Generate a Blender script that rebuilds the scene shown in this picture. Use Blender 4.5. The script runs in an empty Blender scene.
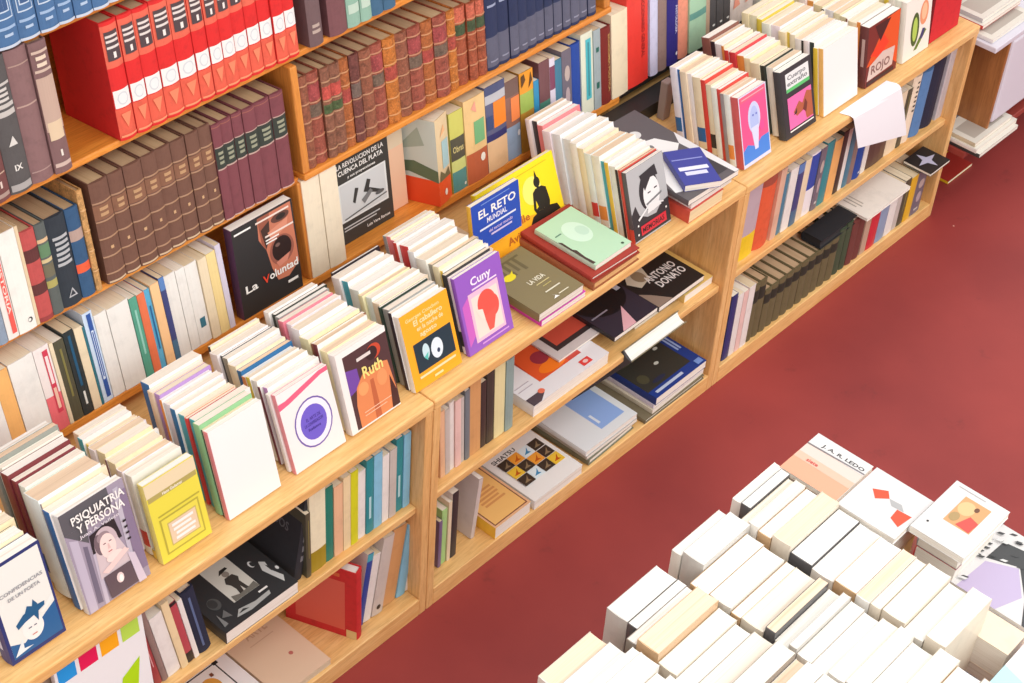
import bpy, bmesh, math, random
from mathutils import Matrix, Vector
random.seed(7)
C = bpy.context.scene.collection
sin, cos, rad = math.sin, math.cos, math.radians

ROWS = {"S1": [(-0.5573, -0.5149, "bluefr"), (-0.5149, -0.4741, "bluefr"), (-0.4741, -0.4363, "bluefr"), (-0.4363, -0.4005, "bluefr"), (-0.4005, -0.369, "bluefr"), (-0.369, -0.3342, "bluefr"), (-0.3342, -0.3029, "bluefr"), (-0.3029, -0.2702, "bluefr"), (-0.2702, -0.2371, "bluefr")],
 "S2": [(-0.5982, -0.5527, "bigmaroon"), (-0.5527, -0.5094, "bigdark"), (-0.5094, -0.4663, "bigbrown"), (-0.4663, -0.4317, "bigtan"), (-0.3294, -0.2941, "red"), (-0.2941, -0.2626, "red"), (-0.2626, -0.2285, "red"), (-0.2285, -0.1907, "red"), (-0.1907, -0.1523, "red"), (-0.1523, -0.1214, "red"), (-0.1214, -0.0936, "red"), (-0.0936, -0.0644, "red"), (-0.0644, -0.0333, "red"), (-0.0333, -0.0039, "red"), (-0.0039, 0.0251, "red"), (0.0251, 0.0526, "red"), (0.0526, 0.0789, "red"), (0.105, 0.1399, "greybr"), (0.1566, 0.2027, "maroonbr"), (0.2027, 0.2364, "palegreen"), (0.2364, 0.2653, "palegreen"), (0.2653, 0.2971, "navyblue"), (0.2971, 0.3293, "navyblue")],
 "S3L": [(-0.6678, -0.6419, "navy3"), (-0.6419, -0.6238, "greyblue"), (-0.6238, -0.6016, "redstripe"), (-0.6016, -0.5658, "whitebig"), (-0.5658, -0.5585, "cream3"), (-0.5585, -0.5295, "redbands"), (-0.5295, -0.5075, "greygreen"), (-0.5075, -0.4661, "blackgilt"), (-0.4661, -0.4381, "navybands"), (-0.4381, -0.4252, "marbthin"), (-0.4121, -0.3714, "brown"), (-0.3714, -0.3391, "brown"), (-0.3391, -0.2997, "brown"), (-0.2997, -0.2677, "brown"), (-0.2677, -0.2341, "brown"), (-0.2341, -0.2014, "brown"), (-0.2014, -0.1718, "brown"), (-0.1718, -0.1443, "brown"), (-0.1443, -0.1226, "purple"), (-0.1226, -0.0959, "purple"), (-0.0959, -0.0713, "purple"), (-0.0713, -0.0416, "purple"), (-0.0416, -0.004, "purple"), (-0.004, 0.0289, "purple")],
 "S3R": [(0.0661, 0.0895, "lea"), (0.0895, 0.1195, "leb"), (0.1195, 0.1433, "leg"), (0.1433, 0.1699, "leg"), (0.1699, 0.1941, "led"), (0.1941, 0.2201, "lec"), (0.2201, 0.2512, "lea"), (0.2512, 0.2843, "leb"), (0.2843, 0.3192, "leo"), (0.3192, 0.3517, "lea"), (0.3517, 0.3888, "leb"), (0.3888, 0.4206, "led"), (0.4206, 0.46, "leb"), (0.46, 0.4836, "leo"), (0.4836, 0.5148, "lef"), (0.5148, 0.5403, "lef"), (0.5403, 0.566, "lef"), (0.566, 0.6027, "dblue"), (0.6027, 0.6366, "dblue"), (0.6366, 0.6647, "dblue"), (0.6647, 0.6917, "dblue"), (0.6917, 0.72, "dblue"), (0.72, 0.7471, "dblue"), (0.7471, 0.7746, "dblue"), (0.7746, 0.8022, "dblue"), (0.8022, 0.8284, "dblue"), (0.8284, 0.8568, "dblue"), (0.8568, 0.8848, "dblue"), (0.8848, 0.9117, "dblue")],
 "S4L": [(-0.7325, -0.6996, "white4"), (-0.6996, -0.662, "whiteor"), (-0.662, -0.6325, "orange4"), (-0.6325, -0.5811, "white4"), (-0.5811, -0.5484, "pinkwhite"), (-0.5484, -0.5397, "cream4"), (-0.5397, -0.5176, "darkolive"), (-0.5176, -0.4954, "darkblue4"), (-0.4954, -0.4775, "cream4"), (-0.4775, -0.4717, "tealthin"), (-0.4717, -0.4504, "bluelabel"), (-0.4504, -0.4231, "white4"), (-0.4231, -0.3758, "white4"), (-0.3758, -0.3583, "green4"), (-0.3583, -0.3407, "orangered"), (-0.3407, -0.3277, "sky4"), (-0.3277, -0.3075, "lightorange"), (-0.3075, -0.2944, "navythin"), (-0.2944, -0.2679, "white4"), (-0.2679, -0.2461, "white4"), (-0.2461, -0.2175, "whitemark"), (-0.2175, -0.197, "cream4"), (-0.197, -0.1747, "creamyellow"), (-0.1747, -0.1609, "lavender")],
 "S4C": [(0.0399, 0.0857, "blankcream"), (0.0857, 0.1295, "blankcream")],
 "S4R": [(0.4427, 0.4849, "lyellow"), (0.4849, 0.5491, "lpeach"), (0.5491, 0.6115, "lorangeblue"), (0.6115, 0.6559, "lbrownblue"), (0.6559, 0.6997, "lochre"), (0.6997, 0.7172, "skythin"), (0.7172, 0.7515, "lmaroon"), (0.7515, 0.7696, "whitelilac"), (0.7696, 0.7928, "tealthin2"), (0.7928, 0.8245, "greyphoto"), (0.8245, 0.8583, "royal"), (0.8583, 0.8992, "creamteal"), (0.8992, 0.9233, "lightgrey"), (0.9233, 0.9598, "maroongilt"), (0.9598, 1.0161, "creambig"), (1.0161, 1.0914, "redbig")],
 "S4X": [(1.0987, 1.1278, "lilacbig"), (1.1278, 1.1609, "taupe"), (1.1609, 1.2035, "indigo"), (1.2035, 1.2429, "salmon"), (1.2429, 1.3076, "greenyellow"), (1.3076, 1.323, "tan3"), (1.323, 1.3501, "charcoal"), (1.3501, 1.3774, "charcoal"), (1.3774, 1.4049, "charcoal"), (1.4049, 1.4525, "whitepk"), (1.4525, 1.5048, "whitepk"), (1.5251, 1.5661, "white4"), (1.5661, 1.6242, "cream4"), (1.6242, 1.6832, "white4")],
 "B3U": [(1.0675, 1.1199, "lilacyellow"), (1.1199, 1.1869, "redorange"), (1.1869, 1.2109, "palemott"), (1.2109, 1.231, "tealthin2"), (1.231, 1.2634, "white4"), (1.2634, 1.2899, "navythin"), (1.2899, 1.3166, "cream4"), (1.3166, 1.3539, "whiteblue"), (1.3539, 1.379, "greyphoto"), (1.379, 1.4127, "teal4"), (1.4127, 1.4488, "orange4"), (1.4488, 1.4724, "blackthin"), (1.4724, 1.4897, "white4"), (1.4897, 1.5113, "tealthin2"), (1.5113, 1.5353, "taupe"), (1.5353, 1.5726, "royal"), (1.5726, 1.5948, "white4"), (1.5948, 1.6801, "brownphoto"), (1.6801, 1.735, "cream4"), (1.735, 1.7581, "darkolive"), (1.7581, 1.8, "creamdots"), (1.8, 1.8518, "steel"), (1.8518, 1.9188, "black4"), (1.9188, 1.9333, "greywhite"), (1.9333, 1.9527, "greywhite"), (1.9527, 1.9771, "greywhite")],
 "B3L": [(1.0257, 1.0515, "navyb"), (1.0515, 1.0755, "whiteb"), (1.0755, 1.0956, "pinkb"), (1.0956, 1.1219, "whiteb"), (1.1219, 1.1484, "olive"), (1.1484, 1.1771, "olive"), (1.1771, 1.2061, "olive"), (1.2061, 1.2353, "olive"), (1.2353, 1.2668, "olive"), (1.2668, 1.2985, "olive"), (1.2985, 1.3306, "olive"), (1.3306, 1.3629, "olive"), (1.3629, 1.3955, "olive"), (1.3955, 1.4283, "olive"), (1.4283, 1.4614, "olive"), (1.4614, 1.4948, "olive"), (1.4948, 1.5263, "dgreen"), (1.5263, 1.5534, "dgreen"), (1.5534, 1.5854, "maroons"), (1.5854, 1.6175, "maroons"), (1.6175, 1.6453, "tan3"), (1.6453, 1.6873, "redmag"), (1.6873, 1.7298, "greyblue2"), (1.7298, 1.7679, "white4"), (1.7679, 1.792, "greyw"), (1.792, 1.821, "darkolive"), (1.821, 1.8551, "yellow4"), (1.8551, 1.9043, "greyphoto")],
 "B2U": [(0.0641, 0.0784, "peachthin"), (0.0784, 0.0928, "greyw"), (0.0928, 0.1072, "whiteb"), (0.1072, 0.1246, "pinkb"), (0.1246, 0.1363, "greyw"), (0.1363, 0.151, "steelgrey"), (0.151, 0.1834, "tanb"), (0.1834, 0.2013, "blackthin"), (0.2013, 0.2237, "blackm"), (0.2237, 0.2554, "paleyellow"), (0.2554, 0.2798, "bluegrey")],
 "B2L": [(0.0673, 0.0777, "lilacdark"), (0.0777, 0.0942, "palegreen2"), (0.0942, 0.1047, "cream4"), (0.1047, 0.1243, "blacklabel")],
 "B1U": [(-0.3006, -0.288, "darkolive"), (-0.288, -0.2473, "creamolive"), (-0.2473, -0.2267, "tealw"), (-0.2267, -0.2034, "peachthin"), (-0.2034, -0.1838, "creamb"), (-0.1838, -0.1641, "limeb"), (-0.1641, -0.1429, "white4"), (-0.1429, -0.1229, "tealb"), (-0.1229, -0.1001, "skyb"), (-0.1001, -0.0812, "white4"), (-0.0812, -0.0622, "greyw"), (-0.0622, -0.043, "tealb"), (-0.043, -0.0237, "skyb")],
 "B1L": [(-0.1675, -0.1493, "royalb"), (-0.1493, -0.1268, "white4"), (-0.1268, -0.0955, "greymark"), (-0.0955, -0.0553, "tanb"), (-0.0553, -0.0292, "skyb"), (-0.0292, -0.0087, "white4")],
 "B1V": [(-0.6621, -0.6466, "redbrownthin"), (-0.6466, -0.6333, "taupe"), (-0.6333, -0.6041, "white4"), (-0.6041, -0.5882, "creamb"), (-0.5882, -0.5723, "redteal"), (-0.5723, -0.5608, "white4"), (-0.5608, -0.5308, "navygloss")]}


# ------------------------------------------------------------------ materials
def lin(c):
    return tuple((x/12.92 if x <= .04045 else ((x+.055)/1.055)**2.4) for x in [v/255. for v in c]) + (1.,)
MATS = {}
def newmat(name):
    m = bpy.data.materials.new(name); m.use_nodes = True
    nt = m.node_tree; b = nt.nodes['Principled BSDF']
    return m, nt, b
def mix(nt, fac, a, b):
    n = nt.nodes.new('ShaderNodeMix'); n.data_type = 'RGBA'
    if hasattr(fac, 'links') or hasattr(fac, 'node'): nt.links.new(fac, n.inputs[0])
    else: n.inputs[0].default_value = fac
    for s, v in ((6, a), (7, b)):
        if isinstance(v, tuple): n.inputs[s].default_value = v
        else: nt.links.new(v, n.inputs[s])
    return n.outputs[2]
def noise(nt, scale, detail=3, vec=None, rough=.55):
    n = nt.nodes.new('ShaderNodeTexNoise'); n.inputs['Scale'].default_value = scale
    n.inputs['Detail'].default_value = detail; n.inputs['Roughness'].default_value = rough
    if vec is not None: nt.links.new(vec, n.inputs['Vector'])
    return n.outputs['Fac']
def objcoord(nt, scale=(1, 1, 1), rnd=True):
    tc = nt.nodes.new('ShaderNodeTexCoord'); mp = nt.nodes.new('ShaderNodeMapping')
    mp.inputs['Scale'].default_value = scale
    nt.links.new(tc.outputs['Object'], mp.inputs['Vector'])
    if rnd:
        oi = nt.nodes.new('ShaderNodeObjectInfo')
        ml = nt.nodes.new('ShaderNodeMath'); ml.operation = 'MULTIPLY'; ml.inputs[1].default_value = 37.
        nt.links.new(oi.outputs['Random'], ml.inputs[0])
        nt.links.new(ml.outputs[0], mp.inputs['Location'])
    return mp.outputs['Vector']
def ramp(nt, fac, p0, p1):
    n = nt.nodes.new('ShaderNodeMapRange'); n.inputs[1].default_value = p0; n.inputs[2].default_value = p1
    nt.links.new(fac, n.inputs[0]); return n.outputs[0]
def cov(c, kind='paper'):
    """printed card, cloth or marbled leather of one colour"""
    key = (tuple(c), kind)
    if key in MATS: return MATS[key]
    m, nt, b = newmat('%s_%02x%02x%02x' % ((kind,)+tuple(int(v) for v in c)))
    base = lin(c); v = objcoord(nt)
    if kind == 'leather':
        dark = tuple(x*.5 for x in base[:3])+(1,); lit = tuple(min(1, x*1.45+.015) for x in base[:3])+(1,)
        f = ramp(nt, noise(nt, 90, 4, v, .7), .42, .68)
        g = ramp(nt, noise(nt, 260, 2, v), .5, .8)
        col = mix(nt, g, mix(nt, f, base, dark), lit)
        nt.links.new(col, b.inputs['Base Color']); b.inputs['Roughness'].default_value = .5
    elif kind == 'flat':
        b.inputs['Base Color'].default_value = base; b.inputs['Roughness'].default_value = .5
    elif kind == 'gilt':
        b.inputs['Base Color'].default_value = base; b.inputs['Metallic'].default_value = .35; b.inputs['Roughness'].default_value = .45
    else:
        wear = tuple(x*(.84 if kind == 'paper' else .75) for x in base[:3])+(1,)
        sc = 30 if kind == 'paper' else 60
        col = mix(nt, ramp(nt, noise(nt, sc, 4, v, .65), .5, .85), base, wear)
        nt.links.new(col, b.inputs['Base Color'])
        b.inputs['Roughness'].default_value = .42 if kind == 'paper' else .75
        if kind == 'paper': b.inputs['Coat Weight'].default_value = .08
    MATS[key] = m; return m
def pagemat(c):
    key = (tuple(c), 'pages')
    if key in MATS: return MATS[key]
    m, nt, b = newmat('pages_%02x%02x%02x' % tuple(c))
    base = lin(c); dk = tuple(x*y for x, y in zip(base[:3], (.8, .75, .69)))+(1,)
    v = objcoord(nt, (900, 6, 6))
    v2 = objcoord(nt, (120, 3, 3))
    col = mix(nt, ramp(nt, noise(nt, 1, 2, v), .45, .9), base, dk)
    col = mix(nt, ramp(nt, noise(nt, 1, 2, v2), .55, .8), col, dk)
    nt.links.new(col, b.inputs['Base Color']); b.inputs['Roughness'].default_value = .8
    MATS[key] = m; return m
def wood(name, c1, c2, stretch=(2, 26, 26), rough=.45):
    key = (name,)
    if key in MATS: return MATS[key]
    m, nt, b = newmat(name)
    v = objcoord(nt, stretch, False)
    n1 = ramp(nt, noise(nt, 1.6, 5, v, .6), .35, .7)
    v2 = objcoord(nt, tuple(s*6 for s in stretch), False)
    n2 = ramp(nt, noise(nt, 1.5, 3, v2, .7), .45, .8)
    col = mix(nt, n2, mix(nt, n1, lin(c1), lin(c2)), tuple(x*.8 for x in lin(c2)[:3])+(1,))
    nt.links.new(col, b.inputs['Base Color']); b.inputs['Roughness'].default_value = rough
    b.inputs['Coat Weight'].default_value = .12
    MATS[key] = m; return m
W_LOW = wood('light_oak_veneer', (241, 198, 134), (226, 170, 100))
W_LOWV = wood('light_oak_veneer_upright', (238, 194, 132), (220, 164, 98), (26, 26, 2))
W_UP = wood('orange_pine', (232, 152, 62), (205, 118, 40))
W_UPV = wood('orange_pine_upright', (222, 146, 66), (190, 112, 45), (26, 26, 2))
DARK = cov((30, 26, 24), 'flat')

# ------------------------------------------------------------------ mesh helpers
def link(name, me, parent=None):
    o = bpy.data.objects.new(name, me); C.objects.link(o)
    if parent: o.parent = parent
    return o
def empty(name, label, cat, M, group=None):
    o = bpy.data.objects.new(name, None); C.objects.link(o); o.empty_display_size = .02
    o.matrix_world = M; o['label'] = label; o['category'] = cat
    if group: o['group'] = group
    return o
class MB:
    """collects faces with a material per face"""
    def __init__(s): s.v = []; s.f = []; s.m = []; s.mats = []
    def mi(s, m):
        if m not in s.mats: s.mats.append(m)
        return s.mats.index(m)
    def face(s, pts, m):
        k = len(s.v); s.v += [tuple(p) for p in pts]; s.f.append(tuple(range(k, k+len(pts)))); s.m.append(s.mi(m))
    def add(s, vs, fs, m):
        k = len(s.v); s.v += [tuple(p) for p in vs]; i = s.mi(m)
        for f in fs: s.f.append(tuple(k+j for j in f)); s.m.append(i)
    def box(s, a, b, m, mfront=None):
        (x0, y0, z0), (x1, y1, z1) = a, b
        v = [(x0,y0,z0),(x1,y0,z0),(x1,y1,z0),(x0,y1,z0),(x0,y0,z1),(x1,y0,z1),(x1,y1,z1),(x0,y1,z1)]
        s.add(v, [(3,2,1,0),(4,5,6,7),(0,1,5,4),(1,2,6,5),(2,3,7,6),(3,0,4,7)], m)
    def build(s, name, parent=None, smooth=False, merge=True, bevel=0):
        me = bpy.data.meshes.new(name); me.from_pydata(s.v, [], s.f)
        for m in s.mats: me.materials.append(m)
        me.polygons.foreach_set('material_index', s.m)
        if merge or bevel:
            bm = bmesh.new(); bm.from_mesh(me)
            if merge: bmesh.ops.remove_doubles(bm, verts=bm.verts, dist=1e-6)
            if bevel:
                bmesh.ops.bevel(bm, geom=[e for e in bm.edges], offset=bevel, segments=2, affect='EDGES', profile=.5)
            bm.to_mesh(me); bm.free()
        me.update()
        return link(name, me, parent)
def board(name, a, b, m, parent=None, bev=.0025):
    mb = MB(); mb.box(a, b, m); return mb.build(name, parent, bevel=bev)

TXT = {}
def textmesh(s, bold=.022):
    if (s, bold) in TXT: return TXT[(s, bold)]
    cu = bpy.data.curves.new('t', 'FONT'); cu.body = s; cu.size = 1.; cu.offset = bold; cu.resolution_u = 2
    o = bpy.data.objects.new('t', cu); C.objects.link(o)
    dg = bpy.context.evaluated_depsgraph_get(); me = o.evaluated_get(dg).to_mesh()
    vs = [(v.co.x, v.co.y) for v in me.vertices]; fs = [tuple(p.vertices) for p in me.polygons]
    o.evaluated_get(dg).to_mesh_clear(); bpy.data.objects.remove(o); bpy.data.curves.remove(cu)
    if not vs: vs = [(0, 0)]; fs = []
    x0 = min(v[0] for v in vs); x1 = max(v[0] for v in vs)
    TXT[(s, bold)] = (vs, fs, x0, max(x1-x0, .01)); return TXT[(s, bold)]

def draw(mb, art, W, H, place, base=0, curved=False):
    """art items in cover units (s across 0..1, t up 0..1); place(u,v,layer) gives a 3-D point, u,v in metres"""
    L = base
    for it in art:
        L += 1; k = it[0]; m = cov(it[6] if k == 't' else it[-1], 'flat')
        if k == 'r':
            _, a, b, c, d, _c = it; pts = [(a, b), (c, b), (c, d), (a, d)]
            if curved:
                q = max(2, int(8*abs(c-a)))
                for i in range(q):
                    s0, s1 = a+(c-a)*i/q, a+(c-a)*(i+1)/q
                    mb.face([place(s0*W, b*H, L), place(s1*W, b*H, L), place(s1*W, d*H, L), place(s0*W, d*H, L)], m)
            else: mb.face([place(s*W, t*H, L) for s, t in pts], m)
        elif k == 'e' and curved:
            _, a, b, c, d, _c = it; q = 8
            for i in range(q):
                x0, x1 = -1+2*i/q, -1+2*(i+1)/q; h0, h1 = math.sqrt(max(0, 1-x0*x0)), math.sqrt(max(0, 1-x1*x1))
                mb.face([place((a+c*x0)*W, (b-d*h0)*H, L), place((a+c*x1)*W, (b-d*h1)*H, L), place((a+c*x1)*W, (b+d*h1)*H, L), place((a+c*x0)*W, (b+d*h0)*H, L)], m)
        elif k == 'e':
            _, a, b, c, d, _c = it
            mb.face([place((a+c*cos(i*math.tau/24))*W, (b+d*sin(i*math.tau/24))*H, L) for i in range(24)], m)
        elif k == 'p':
            if curved: mb.face([(s*W, min(place(q*W, t*H, L)[1] for q in (.3, .5, .7)), t*H) for s, t in it[1]], m)
            else: mb.face([place(s*W, t*H, L) for s, t in it[1]], m)
        elif k == 't':     # ('t', text, s_left, t_base, height, width, colour[, rot])
            _, tx, s0, t0, hh, ww = it[:6]; rot = it[7] if len(it) == 8 else 0
            vs, fs, x0, tw = textmesh(tx)
            out = []
            for x, y in vs:
                u = (x-x0)/tw*ww; v = y/.72*hh
                if rot == 0: out.append(place(s0*W+u*W, t0*H+v*H, L))
                else: out.append(place(s0*W+v*W, t0*H-u*H, L))     # reads downwards, hh across, ww along
            mb.add(out, fs, m)
    return L

# ------------------------------------------------------------------ books
def make_book(name, label, M, T, D, H, col, kind='paper', spine=(), pages=(238, 228, 208), art=None, spart=None,
              group=None, bandw=(), back=None, sidecol=None, cat='book'):
    """thickness x 0..T, spine on y=0, fore-edge y=D, height z 0..H. spine = colour bands (t0,t1,colour) round the back,
       bandw = raised bands, art = front cover print on x=T, back = print on x=0, spart = print on the spine"""
    root = empty(name, label, cat, M, group)
    hard = kind != 'paper'
    w = .0022 if hard else .0007
    w = min(w, T*.2)
    ov = .003 if hard else 0.0004
    bul = {'leather': .2*T, 'cloth': .13*T, 'paper': .03*T}[kind]; n = 6 if hard else 3
    r = bul+.0005
    cm = cov(col, kind); side = cov(sidecol, kind) if sidecol else cm
    mb = MB()
    # outer profile
    prof = [(0, D)] + [(T*i/n, r-bul*sin(math.pi*i/n)-.0004*(0 < i < n)) for i in range(n+1)] + [(T, D)]
    inner = [(w, D)] + [(w, r+w*1.2), (T-w, r+w*1.2)] + [(T-w, D)]
    zs = {0., H}
    for b in spine: zs |= {max(0., b[0])*H, min(1., b[1])*H}
    rb = .0018
    for t in bandw: zs |= {t*H-rb, t*H, t*H+rb}
    zs = sorted(zs)
    zz = [zs[0]]
    for z in zs[1:]:
        if z-zz[-1] > 2e-4: zz.append(z)
    zs = zz; zs[-1] = H
    def out(i, z):
        x, y = prof[i]
        if 0 < i < len(prof)-1 and any(abs(z-t*H) < 1e-5 for t in bandw): y -= .0016
        return (x, y, z)
    for a, b in zip(zs, zs[1:]):
        mid = (a+b)/2/H; sm = cm; isband = any(abs((a+b)/2-t*H) < rb for t in bandw)
        for q in spine:
            if q[0] <= mid <= q[1]: sm = cov(q[2], kind if len(q) < 4 else q[3])
        if isband: sm = cov(tuple(int(v*.5+k*.5) for v, k in zip(col, (196, 150, 104))), 'flat')
        for i in range(len(prof)-1):
            mm = sm if 0 < i < len(prof)-2 else side
            mb.face([out(i, a), out(i+1, a), out(i+1, b), out(i, b)], mm)
    mb.face([(x, y, 0) for x, y in inner][::-1] and [(inner[0][0], inner[0][1], 0), (inner[1][0], inner[1][1], 0), (inner[1][0], inner[1][1], H), (inner[0][0], inner[0][1], H)], side)
    mb.face([(inner[1][0], inner[1][1], 0), (inner[2][0], inner[2][1], 0), (inner[2][0], inner[2][1], H), (inner[1][0], inner[1][1], H)], side)
    mb.face([(inner[2][0], inner[2][1], 0), (inner[3][0], inner[3][1], 0), (inner[3][0], inner[3][1], H), (inner[2][0], inner[2][1], H)], side)
    for z in (0, H):
        mb.face([(0, D, z), (0, r, z), (w, r+w*1.2, z), (w, D, z)], side)
        mb.face([(T, D, z), (T, r, z), (T-w, r+w*1.2, z), (T-w, D, z)], side)
        mb.face([(x, y, z) for x, y in prof[1:-1]]+[(T-w, r+w*1.2, z), (w, r+w*1.2, z)], cm)
    mb.face([(0, D, 0), (w, D, 0), (w, D, H), (0, D, H)], side)
    mb.face([(T, D, 0), (T-w, D, 0), (T-w, D, H), (T, D, H)], side)
    if art: draw(mb, art, D-r, H, lambda u, v, L: (T+.00012*L+.0001, r+u, v))
    if back: draw(mb, back, D, H, lambda u, v, L: (-.00012*L-.0001, D-u, v))
    if spart: draw(mb, spart, T, H, lambda u, v, L: (u, r-bul*max(0, sin(math.pi*min(1, max(0, u/T))))-.0009-.00012*L, v), curved=True)
    c = mb.build('cover', root, merge=False)
    # page block
    pb = MB(); pm = pagemat(pages)
    x0, x1, y0, y1, z0, z1 = w+.0002, T-w-.0002, r+w*1.2+.0002, D-ov-.0004, ov, H-ov
    k = 5; cc = .12*T if hard else .02*T
    fe = [(x0+(x1-x0)*i/k, y1-cc*sin(math.pi*i/k)) for i in range(k+1)]
    sp = [(x0, y0), (x1, y0)]
    ring = [sp[0]]+fe+[sp[1]]
    for i in range(len(ring)):
        p, q = ring[i], ring[(i+1) % len(ring)]
        pb.face([(p[0], p[1], z0), (q[0], q[1], z0), (q[0], q[1], z1), (p[0], p[1], z1)], pm)
    pb.face([(x, y, z1) for x, y in ring], pm); pb.face([(x, y, z0) for x, y in ring], pm)
    pb.build('pages', root, merge=False)
    return root

def frame(ox, oy, oz, X, Y, Z):
    M = Matrix.Identity(4)
    for i, a in enumerate((X, Y, Z)):
        for j in range(3): M[j][i] = a[j]
    M[0][3], M[1][3], M[2][3] = ox, oy, oz
    return M
TILT = rad(8)
E4 = Vector((0, .37, .655)); UU = Vector((0, sin(TILT), cos(TILT))); VV = Vector((0, cos(TILT), -sin(TILT)))
def up_frame(X, u, dep):
    p = E4+UU*u+VV*dep; return frame(X, p.y, p.z, (1, 0, 0), VV, UU)
def lean_side(M, a, T):
    if not a: return M
    R = Matrix.Rotation(rad(a), 4, 'Y')
    return M @ Matrix.Translation((0, 0, T*sin(rad(a)) if a > 0 else 0)) @ R
def front_frame(X, Y, Z, T, lean):
    """cover faces the aisle (-Y); returns frame whose front face foot is at Y"""
    l = rad(lean)
    n = Vector((0, -cos(l), sin(l))); z = Vector((0, sin(l), cos(l))); y = Vector((1, 0, 0))
    o = Vector((X, Y, Z+T*sin(l)))-n*T
    return frame(o.x, o.y, max(o.z, Z+.0003), n, y, z)
def flat_frame(X, Y, Z, ang):
    a = rad(ang); h = Vector((cos(a), sin(a), 0)); up = Vector((0, 0, 1)); w = h.cross(up)
    return frame(X, Y, Z, up, w, h)

ORD = ['first', 'second', 'third', 'fourth', 'fifth', 'sixth', 'seventh', 'eighth', 'ninth', 'tenth', 'eleventh', 'twelfth',
       'thirteenth', 'fourteenth', 'fifteenth', 'sixteenth', 'seventeenth', 'eighteenth', 'nineteenth', 'twentieth']
GILT = (196, 160, 96)
def lines(t0, t1, n, col, s0=.2, s1=.8):
    out = []
    for i in range(n):
        t = t0+(t1-t0)*(i+.5)/n; h = (t1-t0)/n*.28
        out.append(('r', s0+random.uniform(0, .08), t-h, s1-random.uniform(0, .08), t+h, col))
    return out
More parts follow.
